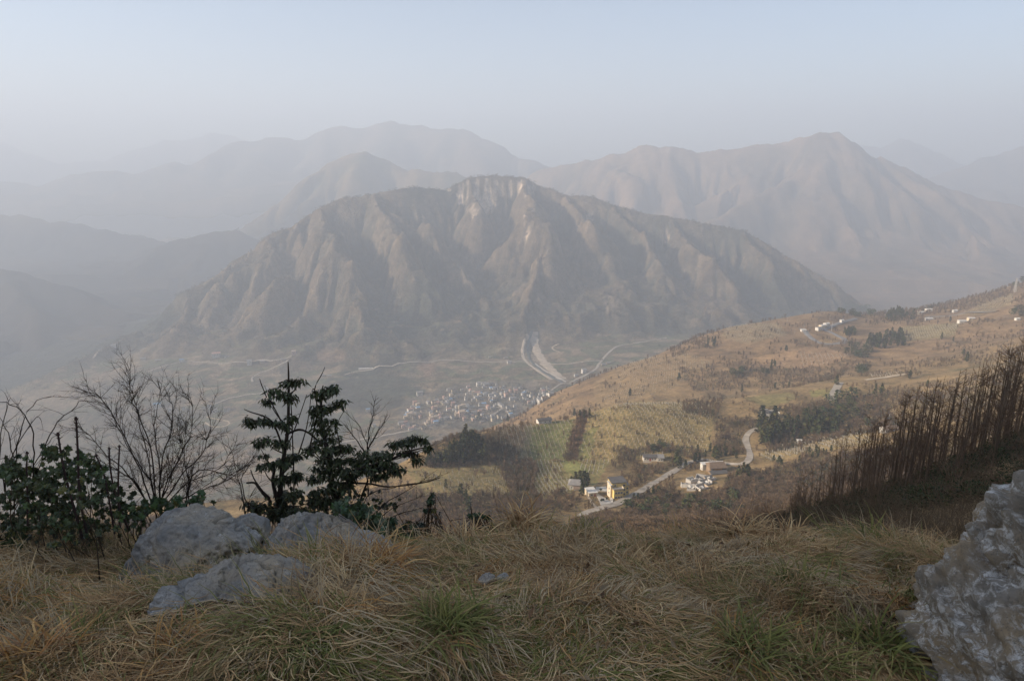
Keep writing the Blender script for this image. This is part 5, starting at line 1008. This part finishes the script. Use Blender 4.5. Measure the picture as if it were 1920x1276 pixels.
N_ = 21000; R_g = np.random.default_rng(31); Yg = 1.15+(R_g.random(N_)**1.15)*4.6; ug = R_g.uniform(-.98, .98, N_); Xg = ug*(Yg*.9+.35)
flow = fbm(Xg, Yg, 1.0, 3, 801)*4.2-1.3+fbm(Xg, Yg, .35, 2, 803)*1.6; palm = fbm(Xg, Yg, .8, 3, 805); pal2 = fbm(Xg, Yg, .45, 3, 807)
idx = np.where(palm > .13, R_g.choice([4, 6, 0, 7], N_), np.where(pal2 > .12, R_g.choice([2, 3, 0, 5, 7, 4], N_), np.where(palm < -.25, R_g.choice([3, 7, 1], N_), R_g.choice([0, 1, 5, 9, 7, 4], N_))))
u_, v_ = project(Xg, Yg, near_h(Xg, Yg)); bare = ((u_-1030)/150)**2+((v_-1105)/40)**2 < 1; idx = np.where(bare, np.where(R_g.random(N_) < .8, R_g.choice([10, 11], N_), 1), idx)
scl = R_g.uniform(.5, .92, N_)*np.where(v_ < 1030, .65, 1); okk = np.ones(N_, bool)
for ro, ra, rb in ROCKS: okk &= (((Xg-ro.location.x)/(ra*.95))**2+((Yg-ro.location.y+.08)/(rb*1.0))**2) > 1
okk &= ~((Xg > 1.25) & (Yg < 2.25)); okk &= ~((u_ > 1650) & (Yg < 1.7))
Zg = near_h(Xg, Yg)+.0; e_ = .1; gx_ = (near_h(Xg+e_, Yg)-near_h(Xg-e_, Yg))/(2*e_); gy_ = (near_h(Xg, Yg+e_)-near_h(Xg, Yg-e_))/(2*e_)
scatter('grass', 'long dry matted grass of straw, orange and green blades', np.stack([Xg, Yg, Zg], 1)[okk], flow[okk], scl[okk], idx[okk], GV, tilt=np.column_stack([np.arctan(gy_), -np.arctan(gx_)])[okk]*.8)
TM = []
for k, pl in enumerate(('green', 'green', 'straw', 'orange')):
    v, q, c_ = grass_tuft(230, .13, .32, 780+k, pl, .05, 1.05, .8, .0026, 6); a = np.random.default_rng(k).random(230)*6.283; v = v.reshape(230, -1, 3); ca, sa = np.cos(a)[:, None], np.sin(a)[:, None]
    v = np.stack([v[..., 0]*ca-v[..., 1]*sa, v[..., 0]*sa+v[..., 1]*ca, v[..., 2]], -1).reshape(-1, 3); TM.append(new_mesh('tussock', v, q, True, c_, [m_grass], link=False))
for px_, py_, Y, k, sc, lab in ((840, 1185, 2.1, 0, .9, 'dark green grass tussock left of centre in the foreground'), (1500, 1110, 2.5, 0, 1.0, 'yellow green tussock right of centre'), (1400, 1235, 2.0, 1, .9, 'green tussock low at right of centre'), (1640, 1010, 3.3, 1, 1.1, 'tall green tussock near the sapling wood'), (1660, 1200, 2.0, 1, 1.0, 'long green and orange tussock against the big outcrop'), (1530, 1240, 1.95, 0, .8, 'green tussock at the bottom edge right'),
        (150, 1200, 2.1, 0, .8, 'dark green tussock at the lower left'), (985, 975, 3.6, 2, 1.05, 'straw tussock on the rise in the middle of the crest'), (1100, 985, 3.6, 0, .8, 'green tussock on the crest right of the straw one'), (1400, 960, 3.8, 2, 1.2, 'wide straw tussock on the right part of the crest'), (700, 1110, 2.6, 3, 1.0, 'orange brown tussock right of the front boulder'), (1480, 985, 3.6, 2, 1., 'grey straw tussock before the sapling wood'), (870, 1010, 3.3, 2, 1.0, 'pale straw tussock left on the crest'), (330, 1240, 1.9, 3, .9, 'orange tussock at the bottom left'), (1180, 1040, 3.0, 2, 1.0, 'straw tussock sloping into the dip'), (60, 1240, 1.9, 3, .9, 'straw orange tussock in the lower left corner')):
    c = at(px_, py_, Y); c.z = float(near_h(c.x, c.y)); o = child('grass_tussock', TM[k], None, c); o.rotation_euler = (0, 0, px_*.37); o.scale = (sc,)*3; tag(o, lab, 'grass tussock')
# ---------------------------------------------------------------- foreground shrubs
BARK = (.055, .042, .034)
def grow(T_, p, d, L, r, g, depth, kids, wob=.18, up=.1, n=5, sides=4, tips=None, spread=.7, shrink=.6):
    pts = [p.copy()]; rs = [r]; dirs = [d.copy()]
    for i in range(n):
        d = d+g.normal(0, wob, 3)+np.array((0, 0, up)); d /= np.linalg.norm(d); p = p+d*L/n; pts.append(p.copy()); rs.append(r*(1-.75*(i+1)/n)); dirs.append(d.copy())
    T_.tube(pts, rs, sides)
    if tips is not None: tips.append(pts[-1])
    if depth:
        for k in range(kids):
            i = g.integers(1, n+1); s = dirs[i]+g.normal(0, spread, 3)*(1, 1, .8); s /= np.linalg.norm(s); grow(T_, pts[i], s, L*shrink*g.uniform(.5, 1), max(rs[i]*.6, .0008), g, depth-1, max(2, kids-2), wob, up*.5, max(3, n-1), 3, tips, spread, shrink)
def W3(px, py, Y): return np.array(at(px, py, Y))
def stem_to(T_, pts, Y, r0, r1, sides=5, g=None, jit=.0):
    P = [W3(a, b2, Y+(g.normal(0, jit) if g is not None else 0)) for a, b2 in pts]; Q = []
    P = [P[0]]+P+[P[-1]]
    for i in range(1, len(P)-2):
        for k in range(5): t = k/5; a, b_, c_, d = P[i-1:i+3]; Q.append(.5*((2*b_)+(c_-a)*t+(2*a-5*b_+4*c_-d)*t*t+(-a+3*b_-3*c_+d)*t**3))
    Q.append(P[-1]); T_.tube(Q, list(np.linspace(r0, r1, len(Q))), sides); return Q
def leaves(g, centers, radii, counts, L, w, droop, col, Yaxis=None):
    """folded pointed leaves in clusters"""
    V = []; C_ = []
    for c_, r_, n in zip(centers, radii, counts):
        off = g.normal(0, .5, (n, 3)); off = off/np.maximum(1, np.linalg.norm(off, axis=1)[:, None])*np.array(r_); p = c_+off
        a = g.random(n)*6.283; el = -droop+g.normal(0, .35, n); d = np.column_stack([np.cos(a)*np.cos(el), np.sin(a)*np.cos(el), np.sin(el)]); l = L*g.uniform(.6, 1.2, n)[:, None]; ww = w*g.uniform(.7, 1.2, n)[:, None]
        s = np.column_stack([-np.sin(a), np.cos(a), g.normal(0, .4, n)]); nrm = np.cross(d, s)
        V.append(np.stack([p, p+d*l*.45+s*ww+nrm*ww*.3, p+d*l, p+d*l*.45-s*ww+nrm*ww*.3, p+d*l*.5], 1)); C_.append(np.repeat(np.asarray(col)*g.uniform(.55, 1.5, (n, 1))*g.uniform(.85, 1.15, (n, 3)), 5, 0))
    V = np.concatenate(V); n = len(V); k = np.arange(n)[:, None]*5; T = np.concatenate([k+[0, 1, 4], k+[1, 2, 4], k+[0, 4, 3], k+[3, 4, 2]], 1).reshape(-1, 3)
    return V.reshape(-1, 3), T, np.concatenate(C_)
m_leaf = attr_mat('evergreen_leaf', (30.,), (.8, 1.2), rough=.45); m_leaf.node_tree.nodes['Principled BSDF'].inputs['Specular IOR Level'].default_value = .4
def evergreen(label, base_px, stems, branches, clusters, Y, seed):
    g = np.random.default_rng(seed); o0 = Vector(W3(base_px[0], base_px[1], Y)); e = empty('evergreen_shrub', o0, 0, label=label, cat='shrub'); ob = np.array(o0)
    T_ = MB()
    for pts, r0, r1 in stems: stem_to(T_, pts, Y, r0, r1, 6, g, .01)
    B_ = MB()
    for pts, r0, r1 in branches: stem_to(B_, pts, Y, r0, r1, 4, g, .03)
    k = (Y*CP+.4*Y*SP)/1280; cen = []; rad = []; cnt = []
    spts = [(a, b2) for pts, _, _ in stems for a, b2 in pts]
    for cx, cy, rx, ry in clusters:
        nn = max(1, int(rx*ry/90))
        for q in range(nn):
            c_ = W3(cx+g.uniform(-.6, .6)*rx*(nn > 1), cy+g.uniform(-.5, .5)*ry*(nn > 1), Y+g.normal(0, rx*k*.5)); cen.append(c_); rad.append((rx*k/math.sqrt(nn)*.95, rx*k*.7/math.sqrt(nn), ry*k/math.sqrt(nn)*.85)); cnt.append(int(16+rx*ry/nn*.42))
        near = min(spts, key=lambda q: (q[0]-cx)**2+(q[1]-cy-20)**2*1.5)
        P0 = W3(near[0], near[1], Y); P1 = np.mean(cen[-nn:], 0); mid = (P0+P1)/2+np.array((0, 0, -.02)); B_.tube([P0, mid, P1], [.006, .004, .0015], 4)
    v, t, c_ = leaves(g, cen, rad, cnt, .052, .0072, .75, (.055, .062, .022))
    for nm, M_ in (('trunk', T_), ('branches', B_)):
        M_.v = [q-ob for q in M_.v]; M_.obj(nm, m_twig, e, True, np.tile(BARK, (M_.n, 1)))
    f_ = new_mesh('foliage', v-ob, t, False, c_, [m_leaf], e); f_['kind'] = 'stuff'; return e
YE = 4.25
evergreen('taller narrow evergreen shrub with drooping leaves, left of the pair', (530, 985), [([(528, 990), (524, 950), (528, 890), (533, 850), (540, 800), (541, 740), (541, 700), (540, 678)], .022, .003), ([(524, 950), (512, 905), (515, 880)], .016, .008)],
    [([(533, 850), (520, 810), (505, 785), (470, 772), (458, 767)], .008, .003), ([(538, 812), (520, 775), (505, 748)], .007, .003), ([(551, 975), (551, 900), (549, 840), (547, 780), (545, 750)], .006, .003), ([(500, 745), (490, 720), (487, 710)], .004, .002), ([(505, 748), (496, 722)], .003, .001), ([(533, 850), (556, 795), (575, 740)], .005, .003), ([(535, 815), (560, 805), (580, 812), (598, 828)], .009, .007), ([(505, 935), (490, 920), (478, 905), (462, 905)], .014, .006), ([(508, 940), (500, 930), (478, 900), (470, 880)], .01, .003)],
    [(548, 714, 22, 10), (562, 713, 12, 7), (522, 735, 22, 10), (501, 750, 14, 8), (545, 745, 12, 12), (478, 789, 22, 11), (465, 784, 10, 8), (510, 787, 18, 11), (534, 795, 13, 9), (549, 781, 9, 9), (497, 826, 20, 10), (484, 832, 8, 7), (528, 827, 18, 12), (496, 853, 12, 6), (507, 869, 22, 10), (490, 871, 8, 8), (533, 863, 24, 16), (560, 856, 20, 10), (520, 895, 22, 14), (552, 890, 22, 14), (578, 898, 18, 10), (540, 925, 34, 18), (515, 960, 30, 16), (560, 955, 40, 20), (480, 945, 22, 9), (600, 940, 24, 16)], YE, 1)
evergreen('spreading evergreen shrub with a long arm of leaves to the right', (632, 985), [([(633, 992), (630, 950), (624, 910), (618, 870), (608, 820), (602, 780), (602, 740), (606, 722)], .024, .003), ([(630, 945), (650, 905), (690, 880), (730, 862), (770, 845), (800, 838)], .018, .003)],
    [([(575, 860), (585, 820), (595, 770), (590, 730), (604, 700), (609, 688)], .006, .002), ([(560, 850), (575, 800), (583, 745)], .005, .002), ([(640, 905), (690, 906), (730, 912), (790, 905), (825, 895)], .008, .003), ([(650, 885), (700, 870), (760, 855), (815, 832)], .007, .002), ([(675, 985), (676, 940), (690, 900)], .01, .006), ([(640, 850), (632, 800), (645, 770)], .004, .002)],
    [(612, 728, 22, 9), (594, 734, 14, 8), (626, 726, 8, 8), (604, 740, 14, 9), (634, 754, 14, 8), (645, 750, 8, 5), (598, 768, 20, 10), (615, 764, 12, 7), (592, 776, 10, 8), (625, 790, 12, 9), (604, 787, 20, 10), (597, 805, 12, 9), (618, 805, 12, 8), (612, 822, 22, 12), (588, 842, 20, 10), (578, 843, 9, 7), (621, 842, 26, 14), (645, 838, 16, 10), (656, 840, 9, 8), (622, 862, 34, 18), (605, 884, 24, 16), (650, 884, 34, 18), (664, 860, 28, 15), (690, 852, 24, 13), (696, 876, 32, 16), (720, 846, 26, 12), (735, 868, 26, 12), (748, 832, 24, 12), (762, 826, 16, 9), (778, 820, 18, 8), (796, 824, 12, 8), (802, 838, 8, 8), (764, 850, 22, 9), (782, 862, 14, 7), (714, 892, 28, 10), (745, 880, 18, 9), (640, 910, 34, 14), (605, 920, 24, 14), (625, 940, 30, 18), (660, 955, 36, 16)], YE, 2)
def bare_shrub(label, stems, Y, seed, kids=7, depth=2, r=.006, L=.3, col=BARK, name='bare_shrub', spread=.6, up=.05, cat='shrub', Ytip=.25):
    g = np.random.default_rng(seed); b0 = stems[0][0]; o0 = Vector(W3(*b0, Y)); e = empty(name, o0, 0, label=label, cat=cat); ob = np.array(o0); B_ = MB(); S_ = MB()
    for pts in stems:
        yo = g.normal(0, Ytip); P = [W3(a, b2, Y+yo*i/len(pts)) for i, (a, b2) in enumerate(pts)]; Q = []; PP = [P[0]]+P+[P[-1]]
        for i in range(1, len(PP)-2):
            for k in range(4): t = k/4; a, b_, c_, d = PP[i-1:i+3]; Q.append(.5*((2*b_)+(c_-a)*t+(2*a-5*b_+4*c_-d)*t*t+(-a+3*b_-3*c_+d)*t**3)+g.normal(0, .004, 3))
        Q.append(P[-1]); S_.tube(Q, list(np.linspace(r, r*.22, len(Q))), 5)
        for k in range(kids*2):
            i = g.integers(int(len(Q)*.2), len(Q)); dr = Q[min(i+1, len(Q)-1)]-Q[max(i-1, 0)]; dr /= np.linalg.norm(dr)+1e-9; s = dr+g.normal(0, spread, 3); s /= np.linalg.norm(s)
            grow(B_, Q[i], s, L*g.uniform(.35, 1)*(1.15-.6*i/len(Q)), r*.38, g, depth-1, kids-2, .13, up, 4, 3, None, spread, .5)
    S_.v = [q-ob for q in S_.v]; B_.v = [q-ob for q in B_.v]
    S_.obj('stem', m_twig, e, True, np.tile(col, (S_.n, 1))); f_ = B_.obj('twigs', m_twig, e, True, np.tile(np.asarray(col)*1.15, (B_.n, 1))); f_['kind'] = 'stuff'; return e
bare_shrub('big bare thorny shrub with dense fine twigs, left of the evergreen pair', [[(285, 950), (262, 880), (225, 800), (190, 745), (165, 735)], [(290, 950), (280, 870), (258, 780), (243, 710)], [(292, 950), (285, 860), (262, 780), (248, 750), (244, 695)], [(298, 950), (305, 860), (325, 790), (318, 735)], [(300, 950), (300, 880), (290, 800), (300, 730)], [(300, 945), (325, 880), (360, 800), (352, 740)], [(305, 950), (340, 890), (385, 840), (395, 775)], [(310, 950), (350, 905), (410, 880), (440, 835)], [(350, 950), (358, 900), (380, 880), (430, 888), (465, 870)], [(285, 950), (240, 890), (190, 840), (150, 800)], [(280, 950), (250, 900), (200, 870), (160, 850)], [(355, 948), (352, 900), (345, 850), (350, 800)], [(300, 950), (315, 900), (340, 850), (330, 790)], [(295, 950), (280, 900), (235, 830), (210, 780)], [(320, 950), (370, 920), (420, 905), (450, 880)]], 4.0, 5, 13, 2, .0052, .28)
bare_shrub('small bare tree with upright forks behind the spreading evergreen', [[(690, 930), (688, 870), (690, 840), (675, 800), (650, 775)], [(688, 845), (692, 810), (700, 775), (702, 752)], [(688, 845), (705, 815), (722, 790)], [(688, 850), (665, 820), (655, 810)]], 4.9, 9, 6, 2, .006, .2, (.06, .05, .042), 'bare_sapling', .5, .12, 'tree', .08)
bare_shrub('arching bare bramble stems at the left edge', [[(60, 960), (62, 870), (60, 800), (30, 762), (0, 755), (-20, 760)], [(20, 950), (0, 880), (5, 800), (20, 745)], [(40, 950), (30, 870), (40, 800), (70, 750), (115, 742)], [(55, 940), (80, 850), (110, 790), (150, 755), (165, 752)], [(10, 950), (15, 870), (60, 790), (75, 785)], [(25, 950), (25, 860), (10, 800), (-10, 770)], [(30, 950), (60, 880), (90, 830), (120, 805)]], 3.6, 15, 4, 2, .0045, .22)
bare_shrub('low bare twigs spreading right under the evergreen arm', [[(676, 985), (690, 930), (740, 912), (800, 900), (830, 890)], [(680, 985), (720, 945), (770, 915), (820, 880)], [(690, 985), (740, 950), (790, 930)], [(700, 985), (760, 960), (800, 950)], [(670, 985), (655, 930), (650, 890)]], 4.0, 19, 4, 2, .004, .2)
bare_shrub('thin bare branches crossing left of the evergreen pair', [[(462, 975), (450, 910), (438, 862), (425, 815)], [(470, 960), (452, 900), (470, 870), (478, 850)], [(462, 975), (470, 930), (490, 900)]], 4.1, 23, 5, 2, .004, .2)
# upright canes
def cane(pts, Y, r, lab, col=(.06, .04, .035)):
    g = np.random.default_rng(int(pts[0][0])); M_ = MB(); Q = stem_to(M_, pts, Y, r, r*.7, 6); 
    for i in range(2, len(Q), 1):
        for s in (-1, 1): M_.tube([Q[i], Q[i]+np.array((s*r*1.9, g.normal(0, r), r*1.5))], [r*.5, r*.25], 3)
    M_.tube([Q[-1], Q[-1]+np.array((0, 0, r*2.5))], [r*1.5, r*.8], 5)
    ob = Q[0].copy(); M_.v = [q-ob for q in M_.v]; o = M_.obj('cane', m_twig, None, True, np.tile(col, (M_.n, 1))); o.location = ob; tag(o, lab, 'plant stem')
cane([(165, 1010), (150, 930), (146, 850), (143, 787)], 3.2, .0065, 'tallest straight thorny cane rising from the bramble')
cane([(155, 1010), (130, 920), (118, 870), (109, 816)], 3.2, .0065, 'second thorny cane leaning left beside the tallest')
cane([(215, 1000), (205, 940), (195, 890), (181, 855)], 3.3, .005, 'leaning cane right of the tallest one'); cane([(225, 990), (222, 930), (222, 880), (224, 838)], 3.3, .005, 'upright cane before the bare shrub'); cane([(240, 990), (215, 920), (206, 870), (205, 842)], 3.4, .005, 'thin cane among the bare twigs'); cane([(52, 985), (51, 930), (50, 880), (51, 850)], 3.2, .005, 'dark cane inside the leaves at far left')
# leafy brambles
def lobed(g, centers, n, size, col):
    """five-lobed leaves"""
    ang = np.array([0, .35, .75, 1.2, 1.65, 2.15, 2.7, 3.14]); rr_ = np.array([.35, .75, .55, .95, .6, 1.05, .6, .9]); A = np.concatenate([ang, -ang[1:][::-1]])[:14]; Rr = np.concatenate([rr_, rr_[1:][::-1]])[:14]
    P = centers[g.integers(0, len(centers), n)]; s = size*g.uniform(.5, 1.15, n); nr = g.normal(0, .6, (n, 3))+np.array((0, -.9, .55)); nr /= np.linalg.norm(nr, axis=1)[:, None]; t1 = np.cross(nr, g.normal(0, 1, (n, 3))); t1 /= np.linalg.norm(t1, axis=1)[:, None]; t2 = np.cross(nr, t1)
    ring = P[:, None]+(t1[:, None]*(np.cos(A)*Rr)[None, :, None]+t2[:, None]*(np.sin(A)*Rr)[None, :, None])*s[:, None, None]+nr[:, None]*(np.cos(A*3)*.12)[None, :, None]*s[:, None, None]
    V = np.concatenate([P[:, None]+nr[:, None]*s[:, None, None]*.1, ring], 1); m = len(A); k = np.arange(n)[:, None, None]*(m+1); T = k+np.array([(0, 1+i, 1+(i+1) % m) for i in range(m)])[None]
    cc = np.asarray(col)*g.uniform(.5, 1.5, (n, 1))*g.uniform(.85, 1.2, (n, 3)); yl = g.random(n) < .08; cc[yl] = np.array((.13, .12, .03))*g.uniform(.7, 1.2, (yl.sum(), 1))
    return V.reshape(-1, 3), T.reshape(-1, 3), np.repeat(cc, m+1, 0)
def bramble(label, blobs, Y, n, size, col, seed, ydep=.25):
    g = np.random.default_rng(seed); k = (Y*CP+.45*Y*SP)/1280; C_ = []
    for cx, cy, rx, ry, w in blobs:
        for i in range(int(w)):
            a = g.normal(0, .45, 2); C_.append(W3(cx+a[0]*rx, cy+a[1]*ry, Y+g.normal(0, ydep)))
    C_ = np.array(C_); o0 = C_.mean(0); o0[2] = float(near_h(o0[0], o0[1])); e = empty('bramble', o0, 0, label=label, cat='shrub'); v, t, c_ = lobed(g, C_, n, size, col); f_ = new_mesh('foliage', v-o0, t, False, c_, [m_leaf], e); f_['kind'] = 'stuff'
    B_ = MB()
    for i in range(40):
        q = C_[g.integers(0, len(C_))]; b_ = np.array((q[0]+g.normal(0, .08), q[1]+g.normal(0, .05), float(near_h(q[0], q[1])))); m_ = (q+b_)/2+g.normal(0, .04, 3); B_.tube([b_-o0, m_-o0, q-o0], [.004, .003, .0015], 4)
    f_ = B_.obj('stems', m_twig, e, True, np.tile((.08, .055, .035), (B_.n, 1))); f_['kind'] = 'stuff'; return e
bramble('dark leafy bramble thicket filling the left edge', [(20, 880, 40, 30, 60), (60, 910, 70, 50, 160), (130, 900, 60, 50, 140), (90, 960, 100, 50, 200), (200, 930, 50, 40, 80), (30, 1000, 60, 50, 120), (150, 990, 70, 40, 110), (100, 850, 25, 14, 25), (155, 860, 20, 14, 20), (90, 840, 12, 6, 8), (180, 880, 20, 20, 24), (240, 960, 40, 30, 50)], 3.55, 3100, .023, (.05, .065, .02), 1)
bramble('lighter green bramble leaves over the low boulder and upright rock', [(675, 960, 35, 24, 60), (660, 990, 40, 20, 50), (720, 985, 50, 22, 60), (640, 950, 30, 14, 30), (760, 1000, 40, 16, 30), (690, 1030, 12, 10, 12)], 3.5, 330, .028, (.06, .085, .035), 2, .12)
bramble('dense dark thicket at the foot of the evergreen pair', [(520, 955, 50, 18, 80), (580, 960, 50, 16, 80), (640, 960, 50, 16, 70), (480, 958, 30, 12, 40), (560, 930, 60, 16, 60), (660, 930, 50, 14, 40), (720, 950, 40, 14, 30)], 4.3, 1300, .017, (.045, .05, .02), 7, .15)
bramble('few olive bramble leaves at the foot of the bare shrub', [(340, 940, 40, 14, 24), (300, 945, 40, 16, 30), (368, 935, 16, 10, 12), (270, 960, 20, 20, 20)], 3.7, 120, .03, (.055, .085, .03), 3, .1)
bramble('drooping dark leaves at the end of the low twigs', [(808, 940, 8, 16, 14), (800, 960, 10, 10, 8), (820, 965, 8, 8, 6), (770, 985, 30, 8, 14)], 3.9, 60, .024, (.03, .045, .02), 4, .06)
bramble('small dark leaf cluster on the crest left of the straw tussock', [(905, 968, 16, 6, 14), (890, 966, 12, 5, 8)], 3.7, 45, .02, (.03, .06, .02), 5, .05)
# dry stalks standing along the crest and in the left thicket
ST_ = []
for k in range(4): v, t, c_ = twiggy(10, 1, .28, 820+k, (.17, .12, .075), .0025, 1, 5, trunk=False); ST_.append(joinm('dry_stalks', v, t, c_, m_twig))
for px_, Y, h, lab in ((955, 4.2, .62, 'tall dark dry stalks on the crest left of centre'), (985, 4.0, .5, 'dry twiggy stalks behind the straw tussock'), (1005, 4.4, .45, 'thin stalks just right of the straw tussock'), (1085, 4.1, .28, 'short dry stalks on the crest centre'), (1260, 4.6, .35, 'sparse stalks in the dip of the crest'), (1300, 5., .42, 'brown stalks right of the dip'), (1345, 5.2, .55, 'tall brown stalks before the slope'), (1385, 5., .5, 'leaning brown stalks on the right crest'), (1425, 5.4, .6, 'dense brown stalks before the wood'), (1470, 5., .5, 'brown stalks at the start of the wood'), (1520, 5.2, .55, 'reddish stalks by the wood'), (1575, 5., .5, 'reddish stalks under the first saplings'), (1620, 4.8, .42, 'grey stalks above the green tussock'), (1690, 4.6, .45, 'thin stalks left of the outcrop'), (1735, 4.2, .5, 'upright stalks beside the outcrop'), (200, 3.4, .4, 'dead brown stalks among the bramble'), (240, 3.3, .35, 'dead stalks before the bare shrub'), (70, 3.3, .4, 'dead stalks at the left edge'), (560, 3.9, .35, 'brown stalks under the evergreen pair'), (640, 3.9, .4, 'brown stalks between the evergreens'), (770, 3.8, .3, 'straw stalks right of the brambles'), (600, 4., .4, 'dry reddish stalks at the evergreen foot'), (500, 4.1, .45, 'reddish dead stalks left of the evergreen trunks'), (700, 4., .35, 'brown twigs right of the spreading evergreen'), (130, 3.2, .5, 'tangled dead stalks below the thorny canes'), (20, 3.3, .5, 'dead stalks in the left corner thicket'), (170, 3.3, .45, 'pale dry stalks in front of the bramble thicket')):
    u_, _ = pxdir(px_, 990); x = float(u_)*Y; o = child('dry_stalks', ST_[int(px_) % 4], None, (x, Y, float(ground(x, Y))-.03)); o.rotation_euler = (0, 0, px_); o.scale = (h,)*3; tag(o, lab, 'dry stalks')
# loose fine brush between grass crest and wood
N_ = 700; Yb = np.exp(R_g.uniform(math.log(4.6), math.log(12), N_)); pxb = R_g.uniform(1290, 1900, N_); ub, _ = pxdir(pxb, 1000); Xb = ub*Yb
scatter('brush', 'dry grass and fine brown brush behind the grassy crest', np.stack([Xb, Yb, ground(Xb, Yb)-.03], 1), R_g.random(N_)*6.28, R_g.uniform(.22, .6, N_), R_g.integers(0, 4, N_), ST_)
N_ = 2600; Yb = np.exp(R_g.uniform(math.log(5.4), math.log(20), N_)); pxb = R_g.uniform(1200, 1980, N_); ub, _ = pxdir(pxb, 1000); Xb = ub*Yb
scatter('grass', 'dry grass on the slope beyond the crest', np.stack([Xb, Yb, ground(Xb, Yb)-.02], 1), R_g.random(N_)*6.28, R_g.uniform(.9, 1.8, N_), R_g.choice([0, 1, 3, 7, 9, 5], N_), GV)

# fallen leaves and bits of litter among the grass
LV = []
for k, cc in enumerate(((.22, .13, .07), (.30, .22, .13), (.14, .09, .055))):
    v = np.array([(-1, 0, 0), (-.2, .42, .22), (1, 0, .1), (-.1, -.4, .25), (0, 0, -.05)])*.028; LV.append(new_mesh('t', v, [np.array([(0, 4, 1), (1, 4, 2), (2, 4, 3), (3, 4, 0)])], False, np.tile(cc, (5, 1)), [m_leafy], link=False))
N_ = 420; Yl = 1.4+R_g.random(N_)*3.2; Xl = R_g.uniform(-.95, .8, N_)*(Yl*.9+.2)
scatter('fallen_leaves', 'curled brown dead leaves lying in the grass', np.stack([Xl, Yl, near_h(Xl, Yl)+R_g.uniform(.02, .07, N_)], 1), R_g.random(N_)*6.28, R_g.uniform(.5, 1.1, N_), R_g.integers(0, 3, N_), LV, tilt=R_g.normal(0, .5, (N_, 2)))
# ---------------------------------------------------------------- air
hz = bpy.data.materials.new('haze'); hz.use_nodes = True; t = hz.node_tree; t.nodes.clear()
pv = t.nodes.new('ShaderNodeVolumePrincipled'); ou = t.nodes.new('ShaderNodeOutputMaterial')
pv.inputs['Color'].default_value = (.665, .75, .87, 1); pv.inputs['Density'].default_value = HAZE_DENSITY; pv.inputs['Anisotropy'].default_value = .1
t.links.new(pv.outputs[0], ou.inputs['Volume'])
bx0, bx1, by0, by1, bz0, bz1 = -13900, 13900, -13400, 14100, -1500, 900
v = [(x, y, z) for z in (bz0, bz1) for y in (by0, by1) for x in (bx0, bx1)]
f = [(0, 2, 3, 1), (4, 5, 7, 6), (0, 1, 5, 4), (2, 6, 7, 3), (0, 4, 6, 2), (1, 3, 7, 5)]
h = new_mesh('haze', v, np.array(f), smooth=False, mats=[hz]); tag(h, kind='stuff')
